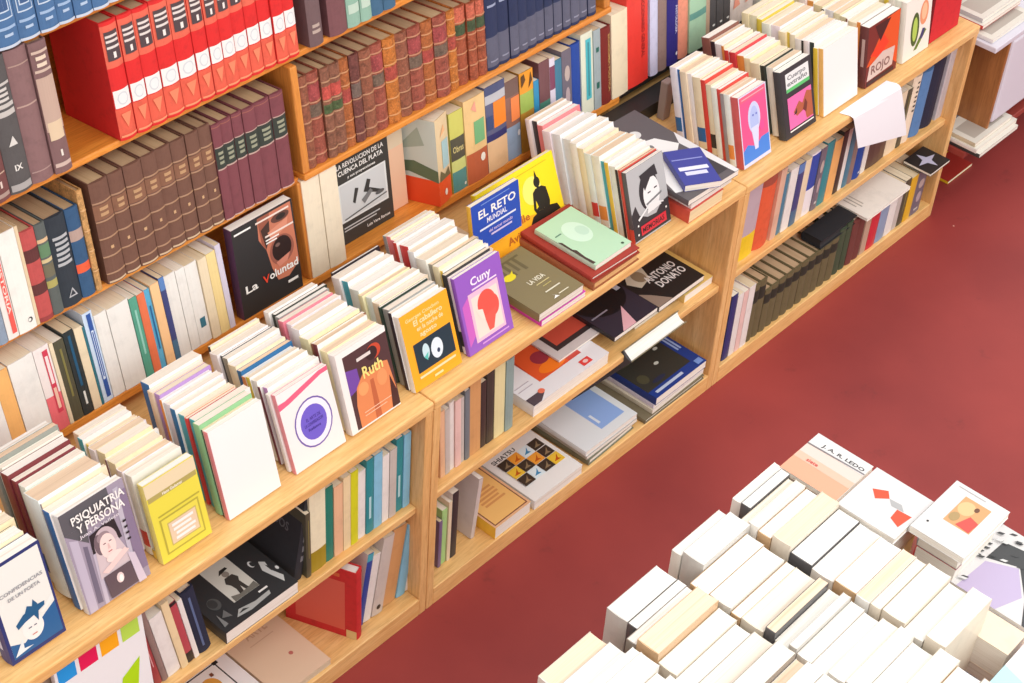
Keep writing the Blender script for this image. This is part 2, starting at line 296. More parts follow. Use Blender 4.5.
# style: look, kind, colour, H, D, dict
ST = {
 'bluefr': ('blue volume with silver frames', 'cloth', (70, 108, 152), .238, .17, dict(spart=[('r', .12, .2, .88, .93, (190, 205, 222)), ('r', .16, .21, .84, .92, (70, 108, 152)), ('r', .24, .25, .76, .88, (190, 205, 222)), ('r', .29, .26, .71, .87, (54, 86, 130)), ('r', .1, .13, .9, .15, (150, 176, 208)), ('r', .3, .08, .7, .10, (170, 190, 215)), ('r', 0, 0, 1, .02, (190, 200, 215))])),
 'bigmaroon': ('tall faded maroon cloth volume lettered III', 'cloth', (112, 66, 64), .24, .16, dict(spart=[('t', 'III', .3, .1, .05, .4, (215, 195, 185)), ('r', .05, .2, .95, .21, (190, 160, 140)), ('r', .05, .03, .95, .06, (165, 140, 130)), ('r', .05, .8, .95, .81, (190, 160, 140))])),
 'bigdark': ('tall charcoal volume numbered IX with silver bands', 'cloth', (84, 80, 80), .24, .16, dict(spart=[('t', 'IX', .35, .17, .045, .35, (225, 220, 215)), ('p', [(.3, .36), (.7, .36), (.55, .43)], (210, 205, 200)), ('r', .05, .02, .95, .07, (165, 160, 158)), ('r', .05, .58, .95, .62, (190, 185, 180)), ('r', .05, .64, .95, .67, (190, 185, 180)), ('r', .05, .8, .95, .82, (190, 185, 180))]+lines(.68, .79, 3, (200, 195, 190)))),
 'bigbrown': ('tall plain mauve brown cloth volume', 'cloth', (132, 98, 98), .24, .16, dict(spart=[('r', .05, .08, .95, .09, (165, 135, 130)), ('r', .05, .58, .95, .592, (180, 150, 140)), ('r', .05, .88, .95, .89, (170, 140, 130))])),
 'bigtan': ('tall worn tan and brown volume numbered I', 'cloth', (124, 92, 92), .237, .16, dict(spart=[('r', .02, .33, .98, .74, (188, 160, 145)), ('r', .1, .26, .9, .4, (214, 190, 160)), ('t', 'I', .45, .13, .05, .12, (225, 215, 205)), ('r', .05, .05, .95, .08, (200, 175, 165)), ('r', .05, .78, .95, .8, (200, 175, 160)), ('r', .05, .92, .95, .94, (200, 175, 160))]+lines(.81, .91, 2, (220, 200, 180)))),
 'red': ('bright red volume with white seal', 'cloth', (214, 34, 34), .218, .16, dict(spine=[(.02, .27, (222, 92, 70)), (.62, .97, (222, 100, 78))], spart=[('r', .03, .28, .97, .43, (232, 228, 226)), ('e', .5, .355, .33, .055, (205, 208, 212)), ('e', .5, .355, .26, .042, (226, 226, 226)), ('p', [(.2, .23), (.8, .23), (.5, .1)], (236, 130, 96)), ('r', .12, .68, .88, .92, (76, 62, 66)), ('r', .15, .87, .85, .89, (215, 205, 200)), ('r', .15, .83, .85, .85, (215, 205, 200)), ('r', .15, .78, .85, .8, (215, 205, 200)), ('r', .42, .70, .58, .75, (230, 220, 215)), ('r', .04, .03, .96, .045, (240, 150, 110))])),
 'greybr': ('tall grey brown volume leaning apart from its neighbours', 'cloth', (108, 84, 86), .23, .15, dict(spart=lines(.1, .2, 2, (180, 160, 150)))),
 'maroonbr': ('tall mauve brown cloth volume', 'cloth', (118, 74, 78), .23, .15, dict()),
 'palegreen': ('pale green cloth volume', 'cloth', (140, 176, 158), .23, .15, dict(spart=[('r', .1, .12, .9, .2, (185, 205, 190))])),
 'navyblue': ('slate blue cloth volume', 'cloth', (62, 100, 130), .23, .15, dict()),
 'navy3': ('dark navy cloth volume', 'cloth', (36, 46, 70), .19, .15, dict()),
 'greyblue': ('grey blue cloth volume with silver foot', 'cloth', (136, 150, 170), .19, .15, dict()),
 'redstripe': ('white paperback with a red striped spine', 'paper', (232, 225, 220), .195, .14, dict(spart=[('r', .45, .05, .9, .98, (226, 88, 80)), ('t', 'HISTORIA', .52, .8, .3, .55, (240, 215, 205), 1)])),
 'whitebig': ('thick white paperback with a small black emblem', 'paper', (236, 232, 226), .20, .15, dict(spart=[('e', .7, .1, .14, .025, (60, 60, 60)), ('e', .66, .1, .09, .016, (236, 232, 226))])),
 'cream3': ('thin cream paperback', 'paper', (222, 200, 166), .20, .15, dict()),
 'redbands': ('faded red volume with dark maroon bands', 'cloth', (186, 78, 76), .178, .14, dict(spine=[(.3, .42, (92, 44, 44)), (.66, .8, (92, 44, 44)), (.0, .05, (150, 60, 60))])),
 'greygreen': ('grey green volume with patterned bands', 'cloth', (88, 94, 92), .178, .14, dict(spine=[(.3, .38, (170, 160, 92)), (.42, .56, (110, 104, 84)), (.58, .62, (205, 185, 140)), (.64, .78, (96, 130, 96)), (.8, .84, (214, 180, 140))])),
 'blackgilt': ('black volume with silver lettering bands and a triangle', 'cloth', (42, 50, 60), .178, .15, dict(spart=[('p', [(.3, .1), (.75, .1), (.55, .2)], (180, 180, 185)), ('p', [(.38, .115), (.66, .115), (.54, .175)], (42, 50, 60))]+lines(.45, .8, 6, (176, 178, 182), .15, .9))),
 'navybands': ('navy blue volume with an orange label', 'cloth', (48, 84, 122), .178, .14, dict(spine=[(.28, .38, (228, 92, 56)), (.64, .76, (176, 150, 140))])),
 'marbthin': ('thin marbled tan and red volume beside the brown set', 'leather', (196, 148, 92), .20, .14, dict(bandw=(.2, .4, .6, .8))),
 'brown': ('brown leather volume with gilt bands', 'cloth', (112, 76, 62), .203, .15, dict(bandw=(.1, .27, .45, .62, .8), spine=[(.64, .78, (134, 92, 70))], spart=lines(.66, .77, 2, (186, 146, 108), .25, .75)+[('r', .42, .34, .58, .37, (200, 160, 120)), ('r', .04, .012, .96, .03, (204, 176, 146))])),
 'purple': ('plum volume with black title label', 'cloth', (122, 64, 72), .197, .15, dict(spine=[(.54, .76, (52, 58, 52)), (.965, .975, (150, 90, 80))], spart=[('r', .03, .53, .97, .545, (190, 160, 150)), ('r', .03, .76, .97, .77, (190, 160, 150))]+lines(.58, .73, 3, (150, 152, 130), .22, .78)+[('r', .04, .0, .96, .012, (205, 170, 160))])),
 'lea': ('mottled brown leather volume', 'leather', (142, 84, 62), .19, .14, dict(bandw=(.1, .3, .5, .7, .9))),
 'leb': ('reddish marbled leather volume', 'leather', (152, 78, 62), .19, .14, dict(bandw=(.1, .3, .5, .68, .9), spine=[(.52, .66, (112, 92, 78)), (.7, .88, (160, 70, 70))])),
 'lec': ('dark marbled leather volume', 'leather', (112, 62, 56), .19, .14, dict(bandw=(.1, .3, .5, .7), spine=[(.52, .68, (110, 92, 84))])),
 'led': ('tan mottled leather volume', 'leather', (170, 96, 50), .19, .14, dict(bandw=(.1, .3, .5, .7, .85), spine=[(.5, .66, (168, 70, 62))])),
 'leg': ('brown leather volume with green label', 'leather', (134, 86, 66), .188, .14, dict(bandw=(.1, .3, .48, .64, .85), spine=[(.5, .6, (74, 92, 56)), (.66, .8, (190, 78, 68))])),
 'leo': ('orange brown leather volume', 'leather', (190, 112, 46), .192, .14, dict(bandw=(.1, .3, .5, .7, .9), spine=[(.52, .68, (170, 72, 60))])),
 'lef': ('red brown leather volume', 'leather', (160, 80, 52), .185, .14, dict(bandw=(.2, .4, .6, .8), spine=[(.64, .78, (66, 84, 56)), (.8, .99, (196, 100, 76))])),
 'dblue': ('dark blue volume with faded foot', 'cloth', (36, 46, 82), .185, .15, dict(spine=[(.04, .42, (92, 92, 112))], spart=[('r', .15, .8, .85, .83, (150, 158, 185)), ('r', .2, .1, .8, .12, (140, 140, 160))])),
 'white4': ('plain white paperback', 'paper', (234, 230, 226), .182, .135, dict()),
 'whiteor': ('white paperback with an orange edge', 'paper', (236, 232, 230), .178, .135, dict()),
 'orange4': ('pale orange paperback', 'paper', (240, 180, 110), .178, .135, dict()),
 'pinkwhite': ('white paperback with a coral pink foot and red title strip', 'paper', (238, 226, 224), .18, .135, dict(spine=[(0, .42, (232, 108, 118))], spart=[('r', .5, .2, .85, .95, (206, 60, 84)), ('r', .58, .55, .78, .88, (240, 220, 220)), ('r', .58, .25, .78, .5, (236, 190, 170))])),
 'cream4': ('thin cream paperback', 'paper', (232, 214, 184), .18, .135, dict()),
 'darkolive': ('dark olive paperback', 'paper', (80, 78, 62), .175, .135, dict(spart=[('r', .4, .3, .6, .9, (128, 120, 70))])),
 'darkblue4': ('black paperback with a blue stripe', 'paper', (40, 50, 54), .185, .135, dict(spart=[('r', .35, .35, .6, .95, (30, 84, 118)), ('r', .4, .12, .6, .28, (220, 220, 215))])),
 'tealthin': ('very thin teal paperback', 'paper', (42, 112, 130), .175, .13, dict()),
 'bluelabel': ('pale blue paperback with a blue lettered strip', 'paper', (200, 218, 240), .195, .135, dict(spart=[('r', .35, .05, .8, .98, (44, 84, 160)), ('r', .45, .25, .7, .8, (205, 220, 240)), ('r', .52, .28, .63, .78, (44, 84, 160))])),
 'green4': ('sea green paperback', 'paper', (86, 160, 138), .18, .13, dict(spart=[('r', .35, .3, .6, .85, (150, 205, 190))])),
 'orangered': ('orange red paperback', 'paper', (226, 116, 80), .18, .13, dict()),
 'sky4': ('bright blue paperback with dark title', 'paper', (90, 172, 212), .18, .13, dict(spart=[('r', .35, .25, .65, .8, (36, 100, 150))])),
 'lightorange': ('light orange paperback', 'paper', (244, 196, 146), .182, .13, dict()),
 'navythin': ('thin navy paperback', 'paper', (62, 70, 124), .185, .13, dict(spine=[(0, .25, (70, 110, 140)), (.85, 1, (90, 130, 190))])),
 'whitemark': ('white paperback with a small teal mark', 'paper', (234, 230, 226), .182, .135, dict(spart=[('r', .3, .2, .75, .32, (50, 110, 130))])),
 'creamyellow': ('cream yellow paperback', 'paper', (238, 212, 150), .182, .14, dict()),
 'lavender': ('lavender white hardback', 'paper', (212, 204, 222), .19, .15, dict()),
 'blankcream': ('blank cream hardback spine', 'paper', (234, 218, 194), .222, .15, dict()),
 'lyellow': ('thick paperback, yellow spine with black panel', 'paper', (206, 202, 104), .185, .14, dict(spine=[(0, .26, (84, 142, 142)), (.26, .4, (205, 210, 130)), (.4, .68, (84, 82, 70))], spart=[('t', 'Obras', .12, .5, .08, .76, (205, 190, 130)), ('e', .85, .06, .08, .02, (230, 230, 220))])),
 'lpeach': ('thick peach spined book with a green label', 'paper', (234, 196, 138), .2, .15, dict(spine=[(0, .36, (188, 98, 66))], spart=[('r', .4, .45, .9, .72, (118, 176, 124)), ('p', [(.3, .88), (.55, .82), (.5, .96)], (236, 160, 140)), ('e', .75, .26, .12, .05, (240, 235, 225))])),
 'lorangeblue': ('thick book with blue and orange spine pattern', 'paper', (92, 96, 130), .2, .15, dict(spine=[(0, .36, (228, 190, 148)), (.36, .44, (50, 54, 110)), (.8, .9, (188, 188, 196)), (.9, 1, (70, 80, 120))], spart=[('r', .35, .5, .98, .8, (240, 134, 42)), ('r', .02, .5, .3, .66, (60, 76, 120))])),
 'lbrownblue': ('thick brown spined book with orange block', 'paper', (140, 98, 88), .19, .15, dict(spine=[(0, .42, (140, 160, 186)), (.8, 1, (112, 86, 80))], spart=[('r', .35, .48, .98, .78, (236, 132, 74)), ('e', .85, .3, .1, .04, (230, 230, 235))])),
 'lochre': ('thick ochre and lime spined book', 'paper', (176, 128, 46), .19, .15, dict(spine=[(.5, .74, (158, 182, 88)), (.74, 1, (232, 152, 44))], spart=[('p', [(.1, .82), (.4, .9), (.3, .98), (.08, .96)], (92, 60, 30)), ('p', [(.6, .78), (.9, .86), (.8, .97)], (92, 60, 30))])),
 'skythin': ('thin sky blue paperback', 'paper', (50, 140, 186), .155, .13, dict()),
 'lmaroon': ('brown maroon spined book with a green patch', 'paper', (116, 76, 80), .19, .15, dict(spine=[(.3, .5, (70, 128, 112))])),
 'whitelilac': ('thin white and lilac paperback', 'paper', (220, 210, 226), .185, .14, dict(spine=[(.6, .9, (130, 70, 96))])),
 'tealthin2': ('thin slate teal paperback', 'paper', (68, 124, 150), .178, .14, dict()),
 'greyphoto': ('grey paperback with a photographic spine', 'paper', (112, 104, 118), .185, .15, dict(spart=[('e', .5, .7, .3, .1, (190, 170, 165)), ('e', .5, .4, .25, .12, (180, 160, 165)), ('r', .3, .1, .7, .14, (210, 205, 200))])),
 'royal': ('royal blue hardback', 'cloth', (34, 70, 156), .19, .15, dict(spart=[('r', .5, .07, .75, .1, (220, 225, 240))])),
 'royalb': ('white paperback with a royal blue spine', 'paper', (34, 70, 156), .2, .14, dict(sidecol=(236, 232, 228), spine=[(.9, 1, (70, 170, 190))])),
 'creamteal': ('cream paperback with a turquoise title strip', 'paper', (224, 226, 206), .20, .15, dict(spart=[('r', .35, .18, .8, .92, (80, 184, 196)), ('r', .5, .22, .65, .88, (60, 140, 150))])),
 'lightgrey': ('thin light grey paperback with green marks', 'paper', (160, 172, 176), .195, .14, dict(spart=[('r', .3, .72, .7, .78, (40, 100, 90)), ('r', .3, .26, .7, .34, (40, 100, 90))])),
 'maroongilt': ('dark red hardback with gilt lettering', 'cloth', (120, 30, 24), .19, .15, dict(spart=[('t', 'ECONOMIA POLITICA', .62, .9, .26, .75, (200, 164, 96), 1)])),
 'creambig': ('large plain cream hardback', 'paper', (236, 220, 190), .21, .16, dict()),
 'redbig': ('large bright red hardback with dark spine lettering', 'paper', (228, 58, 50), .255, .17, dict(spart=[('t', 'DICCIONARIO GENERAL', .66, .85, .16, .6, (150, 28, 28), 1)])),
 'lilacbig': ('tall lilac white hardback', 'cloth', (206, 204, 232), .25, .15, dict()),
 'taupe': ('taupe brown hardback', 'cloth', (142, 116, 110), .24, .15, dict()),
 'indigo': ('tall indigo hardback with white lettering', 'cloth', (40, 30, 120), .235, .15, dict(spart=[('t', 'ANTOLOGIA', .6, .62, .28, .3, (205, 205, 235), 1), ('e', .75, .1, .12, .02, (230, 230, 240))])),
 'salmon': ('tall salmon pink hardback', 'cloth', (236, 150, 124), .24, .15, dict()),
 'greenyellow': ('tall mint and yellow book with a teal band', 'paper', (172, 208, 178), .24, .15, dict(spine=[(.35, .42, (104, 158, 148)), (.7, 1, (226, 214, 150))])),
 'tan3': ('tan paperback', 'paper', (190, 160, 138), .2, .14, dict()),
 'charcoal': ('charcoal hardback with a white dot', 'cloth', (78, 74, 76), .24, .15, dict(spart=[('e', .5, .16, .2, .012, (225, 225, 225))])),
 'whitepk': ('white hardback with a pink flame', 'cloth', (234, 220, 216), .24, .15, dict(spart=[('p', [(.2, .2), (.75, .22), (.4, .42)], (240, 160, 140))])),
 'lilacyellow': ('lilac book with a yellow foot', 'paper', (190, 172, 182), .205, .15, dict(spine=[(0, .34, (240, 204, 40))])),
 'redorange': ('orange red hardback with worn edge', 'cloth', (222, 92, 54), .215, .15, dict(spine=[(.85, 1, (166, 78, 60))])),
 'palemott': ('pale mottled peach paperback', 'paper', (222, 180, 156), .205, .14, dict()),
 'whiteblue': ('white paperback with a royal blue upper half', 'paper', (236, 232, 236), .185, .14, dict(spine=[(.42, .97, (36, 76, 168))])),
 'teal4': ('teal paperback', 'paper', (44, 136, 146), .185, .14, dict()),
 'blackthin': ('thin black paperback', 'paper', (60, 50, 50), .185, .14, dict()),
 'brownphoto': ('dark brown photographic art book', 'paper', (88, 66, 60), .2, .15, dict()),
 'creamdots': ('cream hardback with dotted black lettering', 'cloth', (238, 220, 196), .2, .15, dict(spart=[('e', .5, .9-.07*i, .14, .016, (60, 50, 46)) for i in range(7)])),
 'steel': ('steel blue hardback', 'cloth', (86, 128, 180), .195, .15, dict()),
 'black4': ('black navy hardback', 'cloth', (32, 34, 58), .215, .15, dict()),
 'greywhite': ('thin grey white magazine', 'paper', (196, 190, 196), .22, .16, dict()),
 'navyb': ('navy blue paperback', 'paper', (36, 52, 112), .2, .15, dict()),
 'whiteb': ('white paperback', 'paper', (232, 226, 222), .19, .14, dict()),
 'pinkb': ('pale pink paperback', 'paper', (232, 196, 190), .19, .14, dict()),
 'olive': ('olive brown cloth volume', 'cloth', (104, 92, 62), .178, .14, dict(spine=[(.68, .9, (44, 40, 30))], pages=(196, 166, 132))),
 'dgreen': ('dark green cloth volume', 'cloth', (66, 76, 54), .185, .14, dict()),
 'maroons': ('dull maroon cloth volume', 'cloth', (112, 56, 50), .185, .14, dict()),
 'redmag': ('red and white magazine', 'paper', (206, 46, 62), .18, .15, dict()),
 'greyblue2': ('grey blue paperback', 'paper', (140, 160, 190), .18, .14, dict()),
 'greyw': ('grey white paperback', 'paper', (198, 190, 184), .185, .14, dict()),
 'yellow4': ('amber yellow paperback', 'paper', (226, 176, 44), .185, .14, dict()),
 'peachthin': ('thin peach paperback', 'paper', (232, 186, 148), .19, .14, dict()),
 'steelgrey': ('steel grey paperback', 'paper', (112, 122, 130), .195, .14, dict()),
 'tanb': ('tan brown paperback', 'paper', (212, 158, 104), .21, .15, dict()),
 'blackm': ('black marbled paperback', 'paper', (62, 58, 54), .2, .15, dict()),
 'paleyellow': ('pale yellow paperback', 'paper', (228, 218, 166), .205, .15, dict()),
 'bluegrey': ('blue grey paperback', 'paper', (138, 162, 160), .2, .15, dict()),
 'lilacdark': ('mauve purple paperback', 'paper', (120, 100, 140), .14, .12, dict()),
 'palegreen2': ('light green paperback', 'paper', (170, 216, 140), .165, .13, dict()),
 'blacklabel': ('black spined white paperback', 'paper', (52, 50, 54), .195, .13, dict(sidecol=(232, 226, 222))),
 'creamolive': ('cream paperback with an olive yellow foot', 'paper', (236, 228, 196), .215, .15, dict(spine=[(0, .26, (160, 138, 34))])),
 'tealw': ('dark teal paperback', 'paper', (24, 124, 108), .2, .14, dict()),
 'limeb': ('lime yellow paperback', 'paper', (212, 212, 36), .2, .14, dict()),
 'tealb': ('teal blue paperback', 'paper', (34, 140, 150), .2, .14, dict(spart=[('r', .3, .2, .6, .5, (180, 220, 225))])),
 'skyb': ('sky blue paperback', 'paper', (134, 196, 226), .2, .14, dict()),
 'creamb': ('cream paperback', 'paper', (236, 214, 170), .2, .14, dict()),
 'greymark': ('grey white paperback with a black blot', 'paper', (206, 196, 188), .21, .15, dict(spart=[('e', .5, .1, .2, .03, (60, 50, 45))])),
 'redbrownthin': ('dark red paperback with pale stripe', 'paper', (160, 62, 66), .185, .14, dict(spart=[('r', .45, .3, .6, .9, (220, 160, 160))])),
 'redteal': ('paperback with a dusty red spine and black foot', 'paper', (182, 74, 84), .185, .14, dict(spine=[(0, .16, (40, 36, 38)), (.95, 1, (40, 36, 38))])),
 'navygloss': ('glossy dark navy hardback', 'cloth', (30, 38, 62), .19, .15, dict(spart=[('r', .35, .1, .5, .9, (90, 110, 150))])),
}
PLACE = {'S1': 'on the top tier', 'S2': 'on the second tier', 'S3L': 'on third tier before divider',
 'S3R': 'on third tier beyond divider', 'S4L': 'on base tier before divider', 'S4C': 'against the upright divider',
 'S4R': 'on base tier, middle', 'S4X': 'on base tier, far end', 'B3U': 'on far cabinet upper shelf',
 'B3L': 'on far cabinet bottom', 'B2U': 'on middle cabinet upper shelf', 'B2L': 'on middle cabinet bottom',
 'B1U': 'at near cabinet upper shelf end', 'B1L': 'on near cabinet bottom', 'B1V': 'beside the colour squares book'}
UPOS = {'S1': .72, 'S2': .475, 'S3L': .226, 'S3R': .235, 'S4L': 0, 'S4C': 0, 'S4R': 0, 'S4X': 0}
LOWZ = {'B3U': .3185, 'B2U': .3225, 'B1U': .3155, 'B1V': .3155, 'B3L': .0505, 'B2L': .0505, 'B1L': .0505}
LEANS = {'B1V': -9, 'B1L': 9, 'B2U': -3, 'S4L': -2}
DEP = {'brown': .0, 'purple': .0}
for row, items in ROWS.items():
    cnt = {}
    for it in items: cnt[it[2]] = cnt.get(it[2], 0)+1
    seen = {}
    for idx, (x0, x1, st) in enumerate(items):
        look, kind, col, H, D, ex = ST[st]; seen[st] = seen.get(st, 0)+1
        place = PLACE[row]
        lab = (look+', '+place) if cnt[st] == 1 else (look+', '+ORD[seen[st]-1]+' of its kind '+place)
        T = x1-x0-.0012
        h = H*random.uniform(.985, 1.015) if cnt[st] == 1 else H*random.uniform(.995, 1.004)
        pg = ex.get('pages', random.choice([(236, 222, 196), (226, 208, 176), (240, 232, 218)] if row[0] != 'S' or row[:2] == 'S4' else [(198, 170, 132), (176, 148, 116), (188, 160, 126)]))
        kw = {k: v for k, v in ex.items() if k != 'pages'}
        nm = {'leather': 'leather_bound_book', 'cloth': 'hardcover_book', 'paper': 'paperback_book'}[kind]
        dep = .002+random.uniform(0, .004)-(.004 if row[0] == 'S' else 0)
        if row in UPOS:
            u = UPOS[row]+.0005
            if row == 'S3L' or row == 'S2': h = min(h, .2445 if row == 'S2' else .216)
            if row == 'S3R' and st[:2] == 'le': h = .192-.024*(x0-.07)/.5
            if row == 'S3R' and st == 'dblue': h = .175
            if row == 'S4R' and st not in ('redbig', 'creambig'): h = min(h, .21)
            M = up_frame(x0+.0006, u, dep)
        else:
            M = frame(x0+.0006, .03+dep, LOWZ[row], (1, 0, 0), (0, 1, 0), (0, 0, 1))
            if row == 'B3L':
                M = frame(x0+.0006, .006+dep*.5, LOWZ[row], (1, 0, 0), (0, 1, 0), (0, 0, 1))
                if x0 > 1.16: h = .133 if st == 'olive' else random.uniform(.14, .15)
        a = LEANS.get(row, 0)
        if a: M = lean_side(M, a, T)
        if a: T *= cos(rad(a))
        make_book(nm, lab, M, T, D, h, col, kind, pages=pg, group=(look.split(',')[0]+'s '+place) if cnt[st] > 2 else None, **kw)

# ------------------------------------------------------------------ covers on show
K = (32, 30, 32); WH = (240, 236, 232)
LAVOL = [('r', 0, 0, 1, 1, (44, 42, 44)),
 ('p', [(.42, .98), (.97, .98), (.99, .3), (.8, .2), (.62, .22), (.55, .38), (.5, .6), (.4, .75)], (196, 118, 92)),
 ('p', [(.42, .98), (.62, .98), (.56, .8), (.5, .6), (.44, .7)], (150, 84, 66)),
 ('e', .78, .88, .15, .05, (96, 60, 52)), ('e', .79, .88, .08, .03, (40, 32, 32)), ('p', [(.45, .84), (.6, .9), (.58, .72), (.5, .62)], (66, 44, 40)),
 ('p', [(.55, .78), (.9, .84), (.86, .74), (.6, .68)], (214, 140, 114)),
 ('e', .74, .53, .2, .16, (150, 88, 74)), ('e', .74, .54, .16, .135, (42, 26, 26)), ('e', .68, .6, .04, .02, (120, 90, 84)), ('p', [(.62, .42), (.86, .46), (.8, .38), (.66, .36)], (206, 132, 112)),
 ('r', .38, .93, .93, .95, (235, 215, 205)), ('r', .03, .93, .3, .95, WH), ('r', .5, .74, .97, .76, (235, 215, 205)), ('r', .5, .7, .72, .715, WH), ('r', .5, .67, .68, .685, WH),
 ('t', 'La', .08, .27, .085, .2, WH), ('t', 'V', .37, .27, .085, .11, (226, 70, 48)), ('t', 'oluntad', .48, .28, .085, .48, WH), ('r', .76, .13, .93, .16, WH)]
LAREV = [('r', 0, 0, 1, 1, (58, 57, 55)), ('r', .07, .26, .93, .72, (222, 222, 222)), ('r', .1, .28, .9, .7, (205, 206, 208)),
 ('t', 'LA REVOLUCION DE LA', .08, .9, .055, .84, WH), ('t', 'CUENCA DEL PLATA', .1, .82, .055, .8, WH), ('t', 'y sus proyecciones', .25, .755, .03, .5, WH),
 ('p', [(.3, .45), (.36, .6), (.42, .58), (.38, .5), (.34, .42)], (60, 60, 60)), ('p', [(.5, .5), (.58, .63), (.64, .6), (.6, .52), (.85, .4), (.82, .38), (.6, .46)], (56, 56, 56)),
 ('p', [(.45, .42), (.62, .5), (.66, .46), (.5, .36)], (120, 120, 122)), ('p', [(.12, .3), (.9, .36), (.9, .345), (.14, .285)], (90, 90, 90)), ('e', .78, .4, .08, .025, (90, 90, 92)),
 ('r', .1, .19, .75, .205, (200, 200, 200)), ('r', .1, .155, .68, .17, (200, 200, 200)), ('t', 'Luis Vera Ramos', .5, .07, .035, .42, WH)]
PSIQ = [('r', 0, 0, 1, 1, (158, 146, 164)), ('r', 0, .8, .75, 1, (88, 86, 92)), ('p', [(0, .8), (.3, .62), (.34, .8)], (88, 86, 92)), ('p', [(.02, 0), (.14, 0), (.16, .7), (.04, .74)], (186, 176, 194)), ('p', [(.16, .05), (.24, .04), (.26, .6), (.2, .62)], (110, 102, 122)), ('p', [(.26, .0), (.32, 0), (.36, .5), (.3, .55)], (190, 180, 196)),
 ('p', [(.86, .1), (1, .1), (1, .9), (.84, .9)], (132, 116, 142)), ('p', [(.78, .3), (.84, .3), (.9, .95), (.82, .95)], (188, 180, 194)), ('p', [(.3, .5), (.32, .68), (.72, .72), (.76, .5)], (40, 34, 40)),
 ('e', .52, .53, .18, .155, (196, 176, 182)), ('p', [(.34, .5), (.3, .24), (.84, .24), (.7, .52)], (206, 188, 192)), ('e', .42, .55, .075, .1, (112, 94, 102)), ('e', .5, .6, .1, .05, (150, 130, 136)), ('e', .53, .5, .12, .12, (238, 212, 206)), ('r', .47, .53, .51, .54, (120, 90, 96)), ('r', .56, .53, .6, .54, (120, 90, 96)), ('p', [(.53, .52), (.55, .52), (.56, .47), (.52, .47)], (220, 186, 182)), ('r', .51, .44, .57, .45, (190, 110, 112)),
 ('e', .58, .38, .13, .045, (240, 216, 210)), ('p', [(.34, .3), (.74, .4), (.8, .36), (.42, .26)], (232, 202, 198)), ('p', [(.36, .02), (.8, .02), (.76, .25), (.34, .25)], (92, 76, 84)), ('p', [(.8, .0), (.92, 0), (.86, .3), (.76, .34)], (206, 192, 206)), ('e', .56, .16, .055, .05, (230, 206, 204)), ('e', .57, .15, .03, .035, (248, 236, 232)),
 ('r', .82, .44, .87, .46, K), ('r', .82, .5, .87, .52, K), ('r', .82, .56, .87, .58, K), ('r', .82, .62, .87, .64, K),
 ('t', 'PSIQUIATRIA', .14, .86, .075, .82, WH), ('t', 'Y PERSONA', .18, .76, .08, .74, WH), ('t', 'Juan A. Vallejo', .18, .71, .03, .62, (214, 206, 214))]
HAT = [('r', 0, 0, 1, 1, (40, 52, 110)), ('r', .06, .04, .96, .97, (230, 230, 224)), ('p', [(.06, .04), (.96, .04), (.96, .36), (.76, .3), (.3, .14), (.06, .2)], (34, 94, 148)),
 ('e', .5, .24, .19, .12, (238, 234, 230)), ('p', [(.26, .3), (.24, .35), (.4, .41), (.62, .43), (.8, .42), (.78, .38), (.6, .35), (.4, .33)], (24, 88, 132)), ('p', [(.42, .4), (.5, .47), (.58, .44), (.62, .5), (.68, .43)], (24, 88, 132)), ('p', [(.56, .36), (.66, .36), (.62, .27)], (24, 88, 132)),
 ('p', [(.68, .34), (.94, .44), (.95, .4), (.72, .32)], (236, 236, 232)), ('p', [(.08, .06), (.22, .16), (.28, .2), (.26, .1), (.42, .08)], (225, 230, 232)), ('r', .42, .25, .48, .26, (80, 90, 110)), ('r', .52, .25, .57, .26, (80, 90, 110)), ('r', .45, .17, .54, .18, (200, 120, 110)),
 ('t', 'CONFIDENCIAS', .12, .68, .035, .78, (150, 152, 158)), ('t', 'DE UN POETA', .24, .61, .035, .58, (150, 152, 158))]
YEL = [('r', 0, 0, 1, 1, (226, 212, 74)), ('r', 0, .83, 1, .99, (226, 208, 172)), ('r', .02, .77, .98, .83, (176, 160, 92)), ('t', 'Hans Gadamer', .3, .78, .035, .4, (240, 235, 220)),
 ('r', .12, .55, .95, .57, (180, 166, 60)), ('r', .12, .08, .9, .52, (182, 168, 62)), ('r', .15, .1, .87, .5, (226, 212, 80)), ('r', .24, .15, .82, .44, (196, 178, 96)), ('r', .26, .165, .8, .425, (226, 200, 170))]+lines(.18, .41, 4, WH, .3, .76)
RINGS = [('r', 0, 0, 1, 1, (236, 230, 228)), ('p', [(0, .88), (.14, .88), (.84, .985), (1, .985), (1, .93), (.86, .93), (.2, .82), (0, .8)], (228, 96, 128)), ('e', .53, .46, .36, .3, (112, 92, 168)), ('e', .53, .46, .335, .28, (238, 230, 240)), ('e', .53, .46, .25, .21, (110, 92, 200)),
 ('t', 'EL ARTE DE', .4, .5, .04, .28, (66, 48, 140)), ('t', 'LA CONVERSACION', .35, .44, .04, .36, (66, 48, 140)), ('t', 'Relatos', .4, .38, .035, .24, (66, 48, 140))]
BACKW = [('r', 0, 0, 1, 1, (240, 236, 234))]
